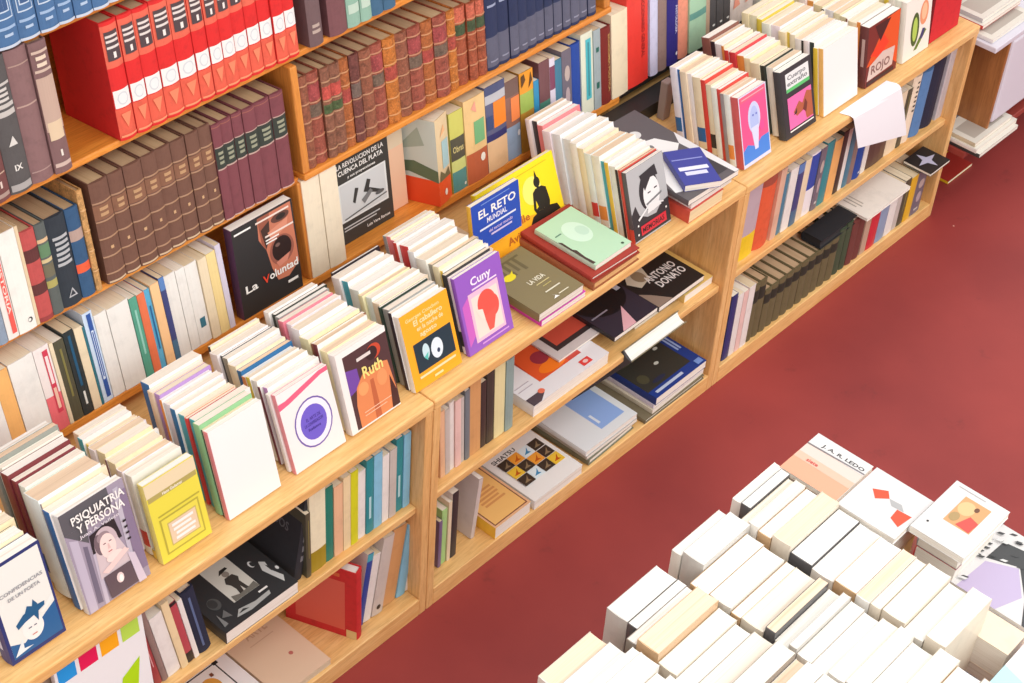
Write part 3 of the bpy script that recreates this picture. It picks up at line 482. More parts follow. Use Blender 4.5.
RUTH = [('r', 0, 0, 1, 1, (238, 232, 228)), ('r', .12, .02, 1, .93, (78, 50, 52)), ('p', [(.12, .45), (.35, .5), (.34, .72), (.12, .76)], (112, 70, 160)), ('p', [(.2, .02), (.98, .02), (.98, .25), (.92, .6), (.75, .64), (.58, .6), (.42, .62), (.26, .5), (.2, .3)], (222, 134, 84)),
 ('p', [(.5, .02), (.62, .02), (.6, .5), (.53, .5)], (188, 98, 60)), ('e', .38, .45, .1, .08, (236, 158, 100)), ('e', .76, .45, .1, .1, (232, 150, 96)), ('p', [(.84, .02), (.98, .02), (.98, .2), (.9, .42)], (70, 36, 34)), ('e', .7, .8, .14, .09, (196, 70, 44)), ('e', .66, .79, .11, .08, (52, 30, 32)),
 ('r', .36, .79, .64, .83, (220, 210, 205)), ('t', 'Ruth', .42, .56, .14, .4, (238, 220, 130)), ('r', .3, .17, .85, .18, (246, 200, 170)), ('r', .3, .13, .75, .14, (246, 200, 170))]
ORANGE = [('r', 0, 0, 1, 1, (246, 168, 30)), ('t', 'Georges Conchon', .1, .88, .045, .7, (250, 214, 150)), ('t', 'El caballero', .24, .79, .07, .6, (252, 222, 170)), ('t', 'en la noche de', .28, .71, .06, .55, (252, 222, 170)), ('t', 'agosto', .32, .63, .06, .35, (252, 222, 170)),
 ('r', .14, .2, .93, .58, (20, 48, 62)), ('e', .36, .42, .07, .1, (196, 222, 230)), ('e', .58, .38, .12, .13, (220, 232, 240)), ('e', .6, .34, .03, .03, (40, 60, 90)), ('p', [(.3, .36), (.36, .3), (.4, .4)], (90, 190, 180)), ('r', .14, .13, .9, .16, (252, 220, 170)), ('r', .42, .05, .6, .08, (252, 220, 160))]
CUNY = [('r', 0, 0, 1, 1, (146, 88, 190)), ('p', [(.05, .1), (.2, .2), (.2, .7), (.05, .62)], (200, 96, 190)), ('r', .2, .1, .86, .72, (240, 186, 210)), ('r', .25, .14, .82, .66, (248, 216, 206)), ('e', .55, .5, .2, .17, (236, 84, 72)), ('e', .66, .44, .14, .14, (236, 84, 72)), ('p', [(.5, .16), (.6, .16), (.74, .4), (.45, .36)], (236, 90, 78)), ('p', [(.3, .5), (.44, .46), (.46, .32), (.36, .38)], (250, 220, 208)),
 ('t', 'Cuny', .3, .8, .1, .45, (246, 232, 246)), ('r', .3, .745, .85, .765, (238, 214, 236)), ('r', .3, .05, .9, .07, (206, 150, 220))]
PORT = [('r', 0, 0, 1, 1, (178, 178, 180)), ('p', [(0, .02), (1, .02), (1, .36), (.8, .34), (.64, .24), (.4, .26), (.2, .34), (.12, .5), (0, .4)], (46, 44, 48)), ('e', .52, .6, .26, .27, (44, 42, 46)), ('e', .58, .54, .22, .24, (232, 230, 230)), ('p', [(.32, .86), (.75, .9), (.8, .74), (.6, .76), (.42, .62)], (44, 42, 46)), ('r', .48, .56, .56, .58, (70, 66, 70)), ('r', .66, .58, .74, .6, (70, 66, 70)), ('p', [(.4, .3), (.8, .32), (.7, .44), (.45, .4)], (226, 224, 224)),
 ('p', [(.4, .44), (.84, .5), (.84, .47), (.42, .415)], (120, 120, 122)), ('p', [(.14, .3), (.5, .43), (.86, .35), (.86, .33), (.5, .4), (.16, .27)], (226, 226, 226)), ('r', .18, .06, .88, .19, (206, 40, 56)), ('t', 'MEMORIAS', .22, .09, .07, .6, (60, 20, 24)), ('e', .12, .22, .02, .015, WH), ('e', .9, .24, .02, .015, WH), ('e', .1, .1, .02, .015, WH)]
PINKB = [('r', 0, 0, 1, 1, (214, 214, 236)), ('r', .03, .05, .97, .98, (236, 84, 140)), ('p', [(.03, .05), (.97, .05), (.97, .3), (.7, .3), (.5, .22), (.2, .3), (.03, .24)], (70, 132, 220)), ('e', .5, .62, .22, .22, (200, 206, 240)), ('e', .5, .58, .15, .2, (176, 190, 236)), ('p', [(.36, .5), (.64, .5), (.56, .18), (.44, .18)], (214, 216, 244)), ('r', .04, .9, .96, .98, (236, 96, 130)), ('e', .46, .66, .03, .015, (110, 120, 200)), ('e', .58, .66, .03, .015, (110, 120, 200)), ('e', .74, .46, .08, .07, (240, 80, 150)), ('r', .1, .93, .9, .945, (246, 170, 180))]
BLKP = [('r', 0, 0, 1, 1, (48, 44, 50)), ('r', .14, .66, .9, .93, (226, 226, 226)), ('t', 'Cuerpo', .2, .83, .065, .6, (110, 112, 116)), ('t', 'extraño', .18, .745, .065, .66, (110, 112, 116)), ('r', .14, .66, .9, .71, (90, 190, 110)), ('r', .14, .12, .92, .58, (236, 108, 172)), ('p', [(.3, .34), (.5, .46), (.6, .4), (.76, .54), (.92, .5), (.92, .14), (.7, .14), (.66, .3), (.4, .26)], (176, 90, 60)), ('p', [(.3, .3), (.42, .38), (.4, .3)], (60, 30, 34)), ('p', [(.6, .3), (.7, .44), (.76, .36), (.7, .24)], (110, 46, 36)), ('r', .14, .08, .92, .1, WH)]
DRED = [('r', 0, 0, 1, 1, (120, 40, 34)), ('p', [(.0, .35), (.6, .98), (1, 1), (1, .1), (.7, .3)], (226, 84, 30)), ('p', [(.1, .5), (.5, .75), (.7, .55), (.4, .4)], (236, 60, 30)), ('p', [(.2, .96), (.7, .96), (.4, .66)], (70, 22, 22)), ('p', [(.04, .1), (.85, .12), (.9, .42), (.5, .46), (.1, .34)], (216, 190, 180)), ('t', 'ROJO', .16, .18, .14, .6, (130, 90, 86)), ('r', .04, .02, .9, .08, (60, 30, 34))]
VEG = [('r', 0, 0, 1, 1, (238, 232, 222)), ('e', .4, .46, .16, .28, (70, 90, 40)), ('e', .4, .46, .09, .2, (178, 204, 90)), ('e', .72, .66, .16, .2, (232, 150, 110)), ('e', .72, .68, .1, .14, (240, 190, 150)), ('p', [(.4, .1), (.52, .1), (.86, .34), (.74, .4)], (96, 124, 40)), ('p', [(.6, .24), (.72, .24), (.8, .38), (.7, .4)], (60, 60, 110))]
ELRETO = [('r', 0, 0, 1, 1, (26, 72, 176)), ('t', 'EL RETO', .14, .66, .17, .78, WH), ('t', 'MUNDIAL', .3, .5, .11, .42, (230, 226, 240)), ('r', .14, .4, .9, .44, (220, 224, 240)), ('t', 'del tercer mundo', .32, .28, .07, .5, (200, 180, 224)), ('r', .36, .2, .8, .24, (205, 190, 228)), ('r', .2, .92, .8, .94, (120, 150, 214))]
BUDDHA = [('r', 0, 0, 1, 1, (252, 218, 18)), ('p', [(0, 0), (1, 0), (1, .1), (.6, .3), (0, .42)], (248, 176, 30)), ('e', .66, .62, .12, .2, (253, 232, 110)), ('e', .735, .7, .04, .075, (26, 22, 16)), ('p', [(.715, .75), (.755, .75), (.735, .88)], (26, 22, 16)), ('r', .72, .58, .75, .66, (26, 22, 16)),
 ('p', [(.66, .58), (.7, .62), (.78, .62), (.83, .57), (.845, .36), (.82, .25), (.78, .3), (.69, .3), (.66, .25), (.63, .35)], (30, 24, 16)), ('p', [(.55, .16), (.6, .26), (.7, .3), (.82, .3), (.92, .26), (.95, .16)], (30, 24, 16)), ('p', [(.66, .34), (.675, .46), (.69, .36)], (252, 218, 18)),
 ('t', 'Neville', .22, .27, .11, .34, (186, 100, 30)), ('t', 'Aviner', .24, .08, .11, .32, (186, 100, 30)), ('r', .5, .92, .9, .93, (206, 180, 20))]
VIDA = [('r', 0, 0, 1, 1, (128, 114, 80)), ('r', .28, .7, .34, .92, (100, 88, 60)), ('r', .4, .66, .46, .95, (100, 88, 60)), ('r', .52, .7, .58, .92, (100, 88, 60)), ('r', .64, .66, .7, .9, (100, 88, 60)), ('r', .22, .9, .8, .93, (100, 88, 60)), ('e', .3, .68, .12, .055, (226, 206, 30)), ('p', [(.36, .72), (.46, .76), (.38, .68)], (226, 206, 30)),
 ('t', 'LA VIDA', .4, .42, .07, .34, (232, 224, 200)), ('r', .46, .36, .74, .375, (200, 184, 130)), ('r', .52, .3, .7, .31, (200, 184, 110)), ('r', .44, .2, .76, .22, (220, 212, 190)), ('p', [(.42, .06), (.5, .1), (.46, .13), (.54, .06)], WH), ('r', .56, .08, .78, .095, (222, 214, 190))]
PALEG = [('r', 0, 0, 1, 1, (182, 216, 184)), ('e', .5, .6, .25, .22, (206, 232, 212)), ('e', .6, .58, .12, .1, (190, 220, 200)), ('r', .08, .7, .24, .72, (90, 130, 110)), ('p', [(0, .04), (0, .62), (.05, .58), (.04, .4), (.08, .36), (.05, .2), (.07, .04)], (70, 50, 44)), ('e', .85, .06, .03, .02, (60, 80, 60))]
BW = [('r', 0, 0, 1, 1, (92, 86, 90)), ('e', .3, .74, .12, .06, (228, 226, 226)), ('p', [(.0, .12), (.1, .3), (.1, .5), (.2, .64), (.42, .7), (.7, .66), (.86, .5), (.7, .44), (.5, .52), (.44, .34), (.3, .2), (.1, .1)], (232, 230, 230)), ('e', .55, .78, .1, .045, (220, 218, 218)), ('p', [(.5, .28), (.9, .4), (.98, .2), (.9, .06), (.4, .06)], (56, 52, 58)), ('p', [(.86, .5), (1, .62), (1, .0), (.92, .0)], (222, 220, 222)), ('p', [(.3, .12), (.5, .2), (.44, .08)], (206, 204, 206)), ('e', .12, .86, .08, .05, (120, 70, 56)), ('e', .5, .6, .05, .03, (120, 118, 120))]
BLUEB = [('r', 0, 0, 1, 1, (56, 62, 150)), ('r', .1, .4, .9, .5, (226, 226, 244)), ('r', .2, .26, .8, .36, (214, 214, 240)), ('r', .05, .7, .9, .73, (140, 146, 210))]
SHI = [('r', 0, 0, 1, 1, (238, 234, 232)), ('t', 'SHIATSU', .1, .715, .06, .45, (60, 56, 58))]
for (cx, cy, cc) in ((3, 0, K), (3, 1, K), (2, 0, 'b'), (3, 2, 'y'), (1, 0, 'o'), (2, 1, 'o'), (3, 2, 'y'), (0, 0, K), (1, 1, K), (2, 2, K), (0, 1, 'y'), (1, 2, 'b'), (0, 2, K)):
    x0 = .12+cx*.205; y0 = .54-cy*.16
    c2 = {'b': (226, 238, 244), 'y': (240, 196, 60), 'o': (240, 160, 56)}.get(cc, (64, 50, 40)) if isinstance(cc, str) else (64, 50, 40)
    SHI += [('r', x0, y0, x0+.195, y0+.15, c2)]
    fc = (60, 140, 190) if cc == 'b' else ((196, 90, 20) if isinstance(cc, str) else (146, 122, 92))
    SHI += [('p', [(x0+.03, y0+.04), (x0+.09, y0+.07), (x0+.16, y0+.12), (x0+.12, y0+.06), (x0+.15, y0+.03), (x0+.08, y0+.035)], fc)]
TAN = [('r', 0, 0, 1, 1, (226, 176, 136)), ('r', .04, .03, .95, .97, (120, 66, 46)), ('r', .065, .045, .925, .955, (238, 186, 112)), ('t', 'Historia', .2, .78, .1, .55, (206, 130, 70)), ('t', 'natural', .2, .66, .08, .5, (206, 130, 70))]+lines(.3, .6, 5, (214, 148, 88), .2, .8)
BLUR = [('r', 0, 0, 1, 1, (226, 228, 232)), ('r', .45, .12, .9, .72, (146, 176, 232)), ('r', .5, .2, .54, .36, (225, 232, 245))]
NAVYC = [('r', 0, 0, 1, 1, (52, 50, 44)), ('p', [(0, 0), (1, 0), (1, 1), (.84, 1), (.84, .16), (0, .16)], (24, 56, 136)), ('e', .5, .5, .04, .03, (200, 200, 190)), ('e', .7, .72, .04, .03, (200, 200, 190)), ('e', .2, .8, .1, .04, (78, 76, 50)), ('e', .14, .4, .08, .1, (76, 72, 52)), ('r', .08, .06, .6, .11, (190, 200, 225)), ('r', .88, .45, .91, .9, (160, 180, 225)), ('r', .93, .45, .96, .8, (160, 180, 225)), ('r', .86, .03, .97, .13, (120, 150, 215)), ('e', .3, .25, .12, .04, (40, 44, 70))]
ARTB = [('r', 0, 0, 1, 1, (234, 232, 236)), ('r', .27, .18, .82, .95, (224, 88, 42)), ('e', .52, .26, .16, .07, (244, 124, 30)), ('p', [(.66, .18), (.82, .18), (.82, .5), (.7, .5)], (206, 78, 66)), ('e', .5, .4, .09, .08, (150, 46, 62)), ('p', [(.27, .3), (.34, .95), (.27, .95)], (190, 60, 40)),
 ('r', .7, .035, .82, .11, (228, 70, 66)), ('e', .76, .075, .03, .02, (240, 200, 196)), ('p', [(0, 0), (.1, 0), (.2, .06), (.2, .1), (0, .1)], (84, 72, 80)), ('e', .19, .09, .035, .03, (236, 120, 90)), ('r', .02, .2, .2, .21, (190, 180, 190)), ('r', .02, .25, .2, .26, (190, 180, 190))]
BLKC = [('r', 0, 0, 1, 1, (52, 46, 60)), ('e', .5, .62, .5, .36, (22, 20, 24)), ('t', 'cuentos completos', .3, .7, .05, .6, (205, 200, 210)), ('r', .05, .35, .4, .37, (150, 145, 160)), ('p', [(.2, .0), (.5, .0), (.62, .3)], (232, 180, 190)), ('r', .84, .5, .94, .6, (190, 190, 200))]
BWC = [('r', 0, 0, 1, 1, (36, 32, 32)), ('p', [(.05, .5), (.3, .75), (.5, .95), (.72, .9), (.9, .75), (.7, .78), (.5, .6), (.4, .4), (.15, .35)], (206, 196, 176)), ('p', [(.6, .86), (.95, .72), (.97, .66), (.7, .74)], (232, 226, 216)), ('e', .3, .5, .1, .1, (150, 130, 104)), ('t', 'ANTONIO', .3, .34, .11, .6, (232, 228, 226)), ('t', 'DONATO', .36, .2, .11, .56, (232, 228, 226)), ('p', [(0, 0), (.3, 0), (.12, .2), (0, .3)], (150, 130, 116))]
YELC = [('r', 0, 0, 1, 1, (232, 196, 116)), ('r', .1, .6, .4, .64, K), ('r', .45, .4, .5, .9, (150, 110, 40)), ('p', [(.6, .3), (.8, .4), (.75, .5), (.62, .44)], (60, 50, 30)), ('p', [(.6, .7), (.7, .8), (.64, .84)], (60, 50, 30))]
BOYC = [('r', 0, 0, 1, 1, (52, 52, 54)), ('r', .33, .2, .68, 1, (218, 214, 204)), ('e', .52, .49, .04, .035, (150, 140, 130)), ('p', [(.45, .51), (.59, .53), (.58, .555), (.5, .555)], (44, 42, 40)), ('p', [(.47, .455), (.57, .455), (.6, .4), (.57, .36), (.58, .27), (.6, .21), (.55, .21), (.53, .31), (.5, .21), (.45, .21), (.47, .3), (.46, .36), (.43, .4)], (66, 62, 58)), ('p', [(.35, .2), (.68, .2), (.67, .27), (.58, .25), (.46, .24), (.36, .27)], (120, 116, 108)),
 ('e', .8, .42, .03, .04, (220, 220, 220)), ('e', .81, .415, .022, .03, (52, 52, 54)), ('p', [(.88, .4), (.93, .36), (.9, .26), (.95, .14), (.9, .08), (.86, .2), (.83, .3)], (206, 206, 204)), ('p', [(.9, .34), (.92, .3), (.9, .24)], (60, 60, 60)), ('e', .97, .24, .018, .022, (236, 236, 236)), ('p', [(.22, .06), (.3, .12), (.5, .09), (.7, .1), (.68, .06), (.4, .04)], (180, 180, 178)), ('p', [(.26, .08), (.34, .1), (.4, .07)], (60, 60, 60)), ('r', .6, .13, .72, .15, WH), ('e', .16, .3, .07, .07, (84, 84, 84)), ('e', .15, .31, .05, .05, (60, 60, 60)), ('p', [(.04, .05), (.08, .2), (.1, .06)], (130, 130, 130)), ('p', [(.1, .14), (.18, .2), (.2, .1)], (110, 110, 110))]
BEIGE = [('r', 0, 0, 1, 1, (226, 198, 170)), ('t', 'ARTE', .35, .62, .1, .4, (206, 170, 140)), ('r', .3, .55, .75, .56, (208, 174, 146)), ('e', .66, .28, .035, .02, (190, 110, 100)), ('r', .28, .76, .7, .77, (208, 176, 148))]
CROSS = [('r', 0, 0, 1, 1, (238, 236, 238)), ('r', .24, .3, .8, .72, K), ('r', .26, .315, .78, .705, (240, 238, 238)), ('e', .52, .51, .14, .11, (222, 160, 70)), ('e', .52, .51, .06, .05, (170, 104, 40))]
for sx, sy in ((.24, .3), (.8, .3), (.24, .72), (.8, .72)): CROSS += [('r', sx-.04, sy-.03, sx+.04, sy+.03, K)]
for sx, sy in ((.4, .4), (.64, .4), (.4, .62), (.64, .62)): CROSS += [('r', sx-.025, sy-.02, sx+.025, sy+.02, (120, 70, 50))]
SQ = [('r', 0, 0, 1, 1, (236, 236, 238)), ('r', .03, .78, .23, .94, (26, 150, 226)), ('r', .27, .78, .47, .94, (224, 22, 84)), ('r', .51, .78, .71, .94, (248, 172, 24)), ('r', .75, .78, .95, .94, (184, 222, 84)), ('p', [(.6, .2), (.68, .45), (.9, .55), (.84, .3), (.7, .14)], (176, 220, 20)), ('e', .42, .2, .12, .08, (250, 210, 30))]
TULIP = [('r', 0, 0, 1, 1, (240, 238, 238)), ('p', [(.2, .6), (.4, .72), (.5, .6), (.34, .46)], (236, 90, 60)), ('p', [(.7, .5), (.94, .52), (.9, .22), (.72, .3)], (236, 90, 60)), ('p', [(.5, .6), (.7, .62), (.8, .52), (.6, .5)], (190, 190, 192))]
GRAD = [('r', 0, 0, 1, 1, (250, 224, 214)), ('r', 0, 0, 1, .35, (255, 184, 150)), ('r', 0, .35, 1, .5, (255, 204, 180)), ('r', 0, .72, 1, 1, (242, 240, 240)), ('p', [(0, .7), (1, .74), (1, .77), (0, .73)], (140, 132, 136)), ('t', 'J. A. R. LEDO', .2, .79, .07, .75, (70, 66, 70)), ('t', 'siete', .2, .38, .07, .2, (226, 96, 90))]
CARD = [('r', 0, 0, 1, 1, (240, 238, 238)), ('r', .3, .35, .78, .85, (232, 176, 122)), ('e', .46, .68, .14, .12, (244, 206, 150)), ('p', [(.5, .38), (.76, .36), (.78, .56), (.6, .6)], (226, 90, 84)), ('e', .4, .48, .08, .08, (190, 160, 110)), ('e', .6, .74, .04, .04, (120, 80, 60)), ('e', .15, .2, .02, .015, K), ('r', .1, .93, .6, .94, (200, 196, 196))]
MAGC = [('r', 0, 0, 1, 1, (236, 234, 234)), ('p', [(.16, 0), (.6, 0), (.72, .3), (.5, .6), (.2, .46)], (206, 190, 226)), ('p', [(.18, .5), (.5, .62), (.75, .3), (.9, 0), (1, 0), (1, .25), (.8, .6), (.5, .85), (.2, .8)], (74, 76, 78))]
for i in range(46):
    a, b = random.uniform(.0, .95), random.uniform(.5, .98)
    if i % 3 == 0: a, b = random.uniform(0, .14), random.uniform(.02, .9)
    c_ = (74, 76, 78) if i % 2 else (232, 232, 232)
    MAGC += [('p', [(a, b), (a+.06, b+.015), (a+.075, b+.05), (a+.02, b+.035)], c_)]
CYAN = [('r', 0, 0, 1, 1, (240, 240, 240)), ('p', [(0, 0), (1, 0), (1, .35), (0, .55)], (176, 222, 230)), ('e', .5, .7, .08, .06, (110, 110, 112)), ('e', .5, .7, .05, .035, (240, 240, 240))]

# ------------------------------------------------------------------ the building
def struct(o, *_):
    o['kind'] = 'structure'; return o
def floormat():
    m, nt, b = newmat('dark_red_floor')
    v = objcoord(nt, (1, 1, 1), False)
    a = mix(nt, ramp(nt, noise(nt, 2.2, 5, v), .35, .7), lin((158, 58, 54)), lin((138, 46, 45)))
    a = mix(nt, ramp(nt, noise(nt, 9, 4, v, .7), .62, .8), a, lin((120, 42, 42)))
    a = mix(nt, ramp(nt, noise(nt, 34, 2, v), .785, .8), a, lin((226, 176, 160)))
    nt.links.new(a, b.inputs['Base Color']); b.inputs['Roughness'].default_value = .55
    return m
mb = MB(); mb.box((-4, -5, -.05), (6, 1.2, 0), floormat()); struct(mb.build('floor'))
WALLM = cov((222, 214, 204), 'flat')
mb = MB(); mb.box((-4, 1.0, 0), (6, 1.1, 2.2), WALLM); struct(mb.build('wall_back'))

# lower cabinets
BAYX = [-1.03, 0.0, .985, 1.972]
nm = ['near light oak cabinet, its top covered with rows of paperbacks', 'middle light oak cabinet, its top holding flat books and a yellow cover',
      'far light oak cabinet with a white sheet hanging over its edge']
for i in range(3):
    x0, x1 = BAYX[i]+.001, BAYX[i+1]-.001; t = .02
    r = empty('low_bookcase', nm[i], 'bookcase', Matrix.Translation((x0, 0, 0)), None)
    w = x1-x0
    board('side_panel', (0, 0, 0), (t, .5, .575), W_LOWV, r); board('side_panel', (w-t, 0, 0), (w, .5, .575), W_LOWV, r)
    board('top_board', (0, -.002, .575), (w, .62, .6), W_LOW, r, .004)
    mz, my = ((.315, .018), (.322, .012), (.318, .018))[i]
    board('middle_shelf', (t, my, mz-.019), (w-t, .33, mz), W_LOW, r)
    board('bottom_board', (t, 0, .0), (w-t, .4, .05), W_LOW, r)
    board('back_panel', (t, .34, .05), (w-t, .355, .575), W_LOW, r, 0)

# slanted bookcase: boards in the tilted frame
r = empty('slanted_bookcase', 'orange pine bookcase leaning back above the oak cabinets, filled with old volumes', 'bookcase', frame(0, E4.y, E4.z, (1, 0, 0), VV, UU))
XL, XR = -1.03, .955
board('base_shelf', (XL, 0, -.018), (.985, .22, 0), W_UP, r)
board('shelf', (XL, .012, .226-.013), (.045, .2, .226), W_UP, r); board('shelf', (.045, -.006, .235-.013), (XR, .2, .235), W_UP, r)
board('shelf', (XL, .012, .475-.013), (XR, .2, .475), W_UP, r)
board('shelf', (XL, .016, .72-.013), (XR, .2, .72), W_UP, r)
board('upright_divider', (.033, .004, 0), (.052, .2, .219), W_UPV, r)
board('upright_divider', (.047, -.002, .235), (.064, .2, .459), W_UPV, r)
board('upright_divider', (.045, .03, .475), (.06, .2, .704), W_UPV, r)
board('end_panel', (.935, -.002, .235), (.955, .2, .704), W_UPV, r)
board('end_panel', (.935, .12, 0), (.955, .2, .219), W_UPV, r)
board('back_panel', (XL, .2, -.018), (XR, .212, .98), W_UP, r, 0)
r2 = empty('dark_bookcase', 'black framed bookcase carrying the tall red and indigo books at the far end', 'bookcase', frame(0, E4.y, E4.z, (1, 0, 0), VV, UU))
board('base_shelf', (.99, .008, -.016), (2.0, .2, 0), DARK, r2)
board('back_panel', (.99, .2, -.016), (2.0, .212, .5), DARK, r2, 0)
r3 = empty('dark_gap_box', 'black box standing in for the dark gap under the far tier of books', 'plinth', Matrix.Translation((.86, .315, .6002)))  # black box added to stand for the shade in the gap under the shelf
board('gap_box', (0, 0, 0), (1.1, .05, .034), DARK, r3, 0)
r3 = empty('metal_post', 'grey brown upright post in front of the dark gap', 'post', Matrix.Translation((1.046, .285, .6002)))
board('post_bar', (0, 0, 0), (.026, .02, .1), cov((160, 142, 136), 'flat'), r3)

# ------------------------------------------------------------------ display rows on the cabinet tops
PAL = dict(w=('white', (238, 234, 230)), c=('cream', (238, 222, 190)), k=('black', (48, 44, 46)), b=('blue', (36, 104, 166)), r=('red', (212, 66, 62)), m=('maroon', (118, 44, 58)),
           t=('turquoise', (72, 168, 178)), y=('yellow', (228, 200, 72)), g=('green', (142, 196, 138)), o=('orange', (236, 150, 74)), p=('pink', (232, 128, 140)), l=('lilac', (186, 140, 200)),
           n=('brown', (142, 92, 70)), s=('grey', (150, 146, 142)), d=('dark green', (48, 62, 56)))
PG = {'w': (244, 240, 234), 'c': (238, 224, 202), 'e': (232, 206, 178), 'h': (244, 234, 220)}
def display_row(title, X, D, front, back, lean, Yf=.036, Z=.6003, limit=.235, who='paperback', dy=1):
    """front = (label, colour, T, H, art); the file runs away from the aisle"""
    lab, col, T, H, art = front[:5]; kw = front[5] if len(front) > 5 else {}
    M = front_frame(X, Yf, Z, T, lean)
    make_book('paperback_book', lab, M, T, D, H, col, 'paper', pages=PG['w'], art=art, **kw)
    y = Yf+T/cos(rad(lean))+.0008; n = 0
    for tok in back.split():
        ch = tok[0]; parts = tok[1:].split('.')
        T = float(parts[0])/1000*1.22; hh = (float(parts[1])/1000 if len(parts) > 1 else H*random.uniform(.975, 1.025))
        step = T/cos(rad(lean))
        if y+step > limit: break
        n += 1
        name, c = PAL[ch]; c = tuple(max(0, min(255, int(v+random.uniform(-7, 7)))) for v in c)
        DD = D*random.uniform(.93, 1.04); dx = random.uniform(-.004, .004)
        pg = PG[random.choice('wwchche')]
        sp = ()
        side = PAL[random.choice('wcw')][1] if ch not in 'wc' and random.random() < .6 else None
        if random.random() < .5 and ch in 'wc': sp = [(.1, .3, PAL[random.choice('bkrtmo')][1])]
        make_book('paperback_book', '%s edged %s, %s behind the %s' % (name, who, ORD[n-1], title), front_frame(X+dx, y, Z, T, lean), T, min(DD, D*1.05), hh, c, 'paper', spine=sp, sidecol=side,
                  pages=pg, group='books filed behind the '+title)
        y += step+.0008
display_row('blue hat portrait book', -.925, .105, ('white and navy book with a blue hat portrait on the cabinet edge', (48, 58, 120), .03, .19, HAT, dict(spart=[('r', .3, .15, .6, .6, (200, 205, 225))])), 'c20 k4 c22 s14 w16 n12 s8 w22 c20 k12 w25 n20 c18', 12)
display_row('grey psychiatry book', -.774, .128, ('grey book with a veiled woman photograph titled PSIQUIATRIA Y PERSONA', (226, 224, 226), .016, .2, PSIQ), 'b16.198 s5 w34 w16 m12 m18 w12 s12 k10 w20 s14 k12 c18', 15)
display_row('yellow framed booklet', -.619, .107, ('yellow booklet with framed white title on the cabinet edge', (232, 218, 130), .016, .165, YEL), 'y9.17 w16 w14 c18 m4 c20 w15 y6 t12 c14 r14 o18 n16 c14 w12', 13)
display_row('blank white back cover', -.473, .12, ('blank white cover with a pink spine facing the aisle', (236, 140, 146), .012, .185, BACKW, dict(sidecol=(240, 236, 234))), 'k3 g14 t13 r6 t14 b12 w14 o6 l12 c12 b20 c16 y16 n14 w14', 14)
display_row('purple circle book', -.316, .122, ('white book with a purple ringed circle on its cover', (238, 150, 160), .012, .165, RINGS), 'w8 l10 m6 w12 y9 o9 b10 c18 s12 k6 w18 k6 c14 y8 m12 p10 w16', 18)
display_row('bare back photograph book', -.178, .125, ('white framed book showing a bare orange lit back', (236, 230, 228), .018, .171, RUTH), 'c16 m10 n8 c20 w18 w12 p12 s10 k8 w12 b12 y10 w16 c14', 16)
display_row('bright orange book', -.013, .127, ('bright orange book with a dark blue picture panel', (240, 234, 226), .014, .163, ORANGE), 'k8 s14 d5 c16 w14 c10 w22 t14 w18 k5 c14 m8 c14 w14', 18)
display_row('purple portrait book', .136, .126, ('purple book with a red head in a pink frame', (150, 90, 196), .01, .17, CUNY), 'w6 k9 y6 c14 s10 w24 w14 r20 r8 p8 p10 s8 k6 y14 n12', 18)
display_row('black and white portrait book', .642, .12, ('black and white portrait book with a red title band', (90, 84, 88), .012, .164, PORT, dict(spine=[(0, .2, (216, 72, 62))])), 'r6 k6 w13 y9 t9 w18 w14 c14 w15 w20 w20 w18 p13 k12 w10', 17, limit=.325)
display_row('pink and blue painted cover', 1.022, .102, ('pink and blue painted figure cover on the far cabinet', (206, 90, 90), .02, .172, PINKB), 'w12 s8 r8 w12 c12 r10 c18 w10 c14 b6 w14 c20 l18 l8 c12', 16)
display_row('black book with pink picture', 1.182, .118, ('black framed book with a pink picture on the far cabinet', (66, 70, 76), .02, .166, BLKP), 'w16 k10 c20 c14 o16 r14 r10 o6 w16 k10 n18 c20', 17, limit=.27)
display_row('lime edged white cover', 1.33, .14, ('plain white cover with pale orange spine beside the black framed book', (240, 190, 110), .013, .17, BACKW, dict(sidecol=(238, 232, 226))), 'y10 d10 w10 k5 w14 c12 y6 c16 w20 w18 y12 c18 c16', 12, limit=.3)
display_row('flame red cover', 1.5, .135, ('dark brown book with flame red cover near the hanging sheet', (108, 56, 56), .024, .158, DRED, dict(spart=[('r', .35, .35, .7, .8, (200, 170, 165))])), 'o8 c18 n4 c16 c14 w18 k6 c20 o14 w16 c18', 8, limit=.31)
display_row('vegetable cover', 1.662, .118, ('white book with green vegetable drawing next to the red binder', (238, 232, 222), .014, .16, VEG), 'w16 w12 y10 c18 c14 k5 c16 w20 o10 c20 w16', 8, limit=.31)
# red binders at the far end
for k, (x, h, c, lab) in enumerate(((1.785, .25, (208, 28, 40), 'large bright red binder standing at the far end of the cabinets'), (1.93, .24, (172, 34, 34), 'dark red binder behind the bright red binder'))):
    M = front_frame(x, .04+.06*k, .6003, .035, 4)
    make_book('ring_binder', lab, M, .035, .14 if k == 0 else .15, h, c, 'cloth', pages=PG['w'], sidecol=c, spine=[(0, 1, tuple(int(v*.6) for v in c))], cat='binder')

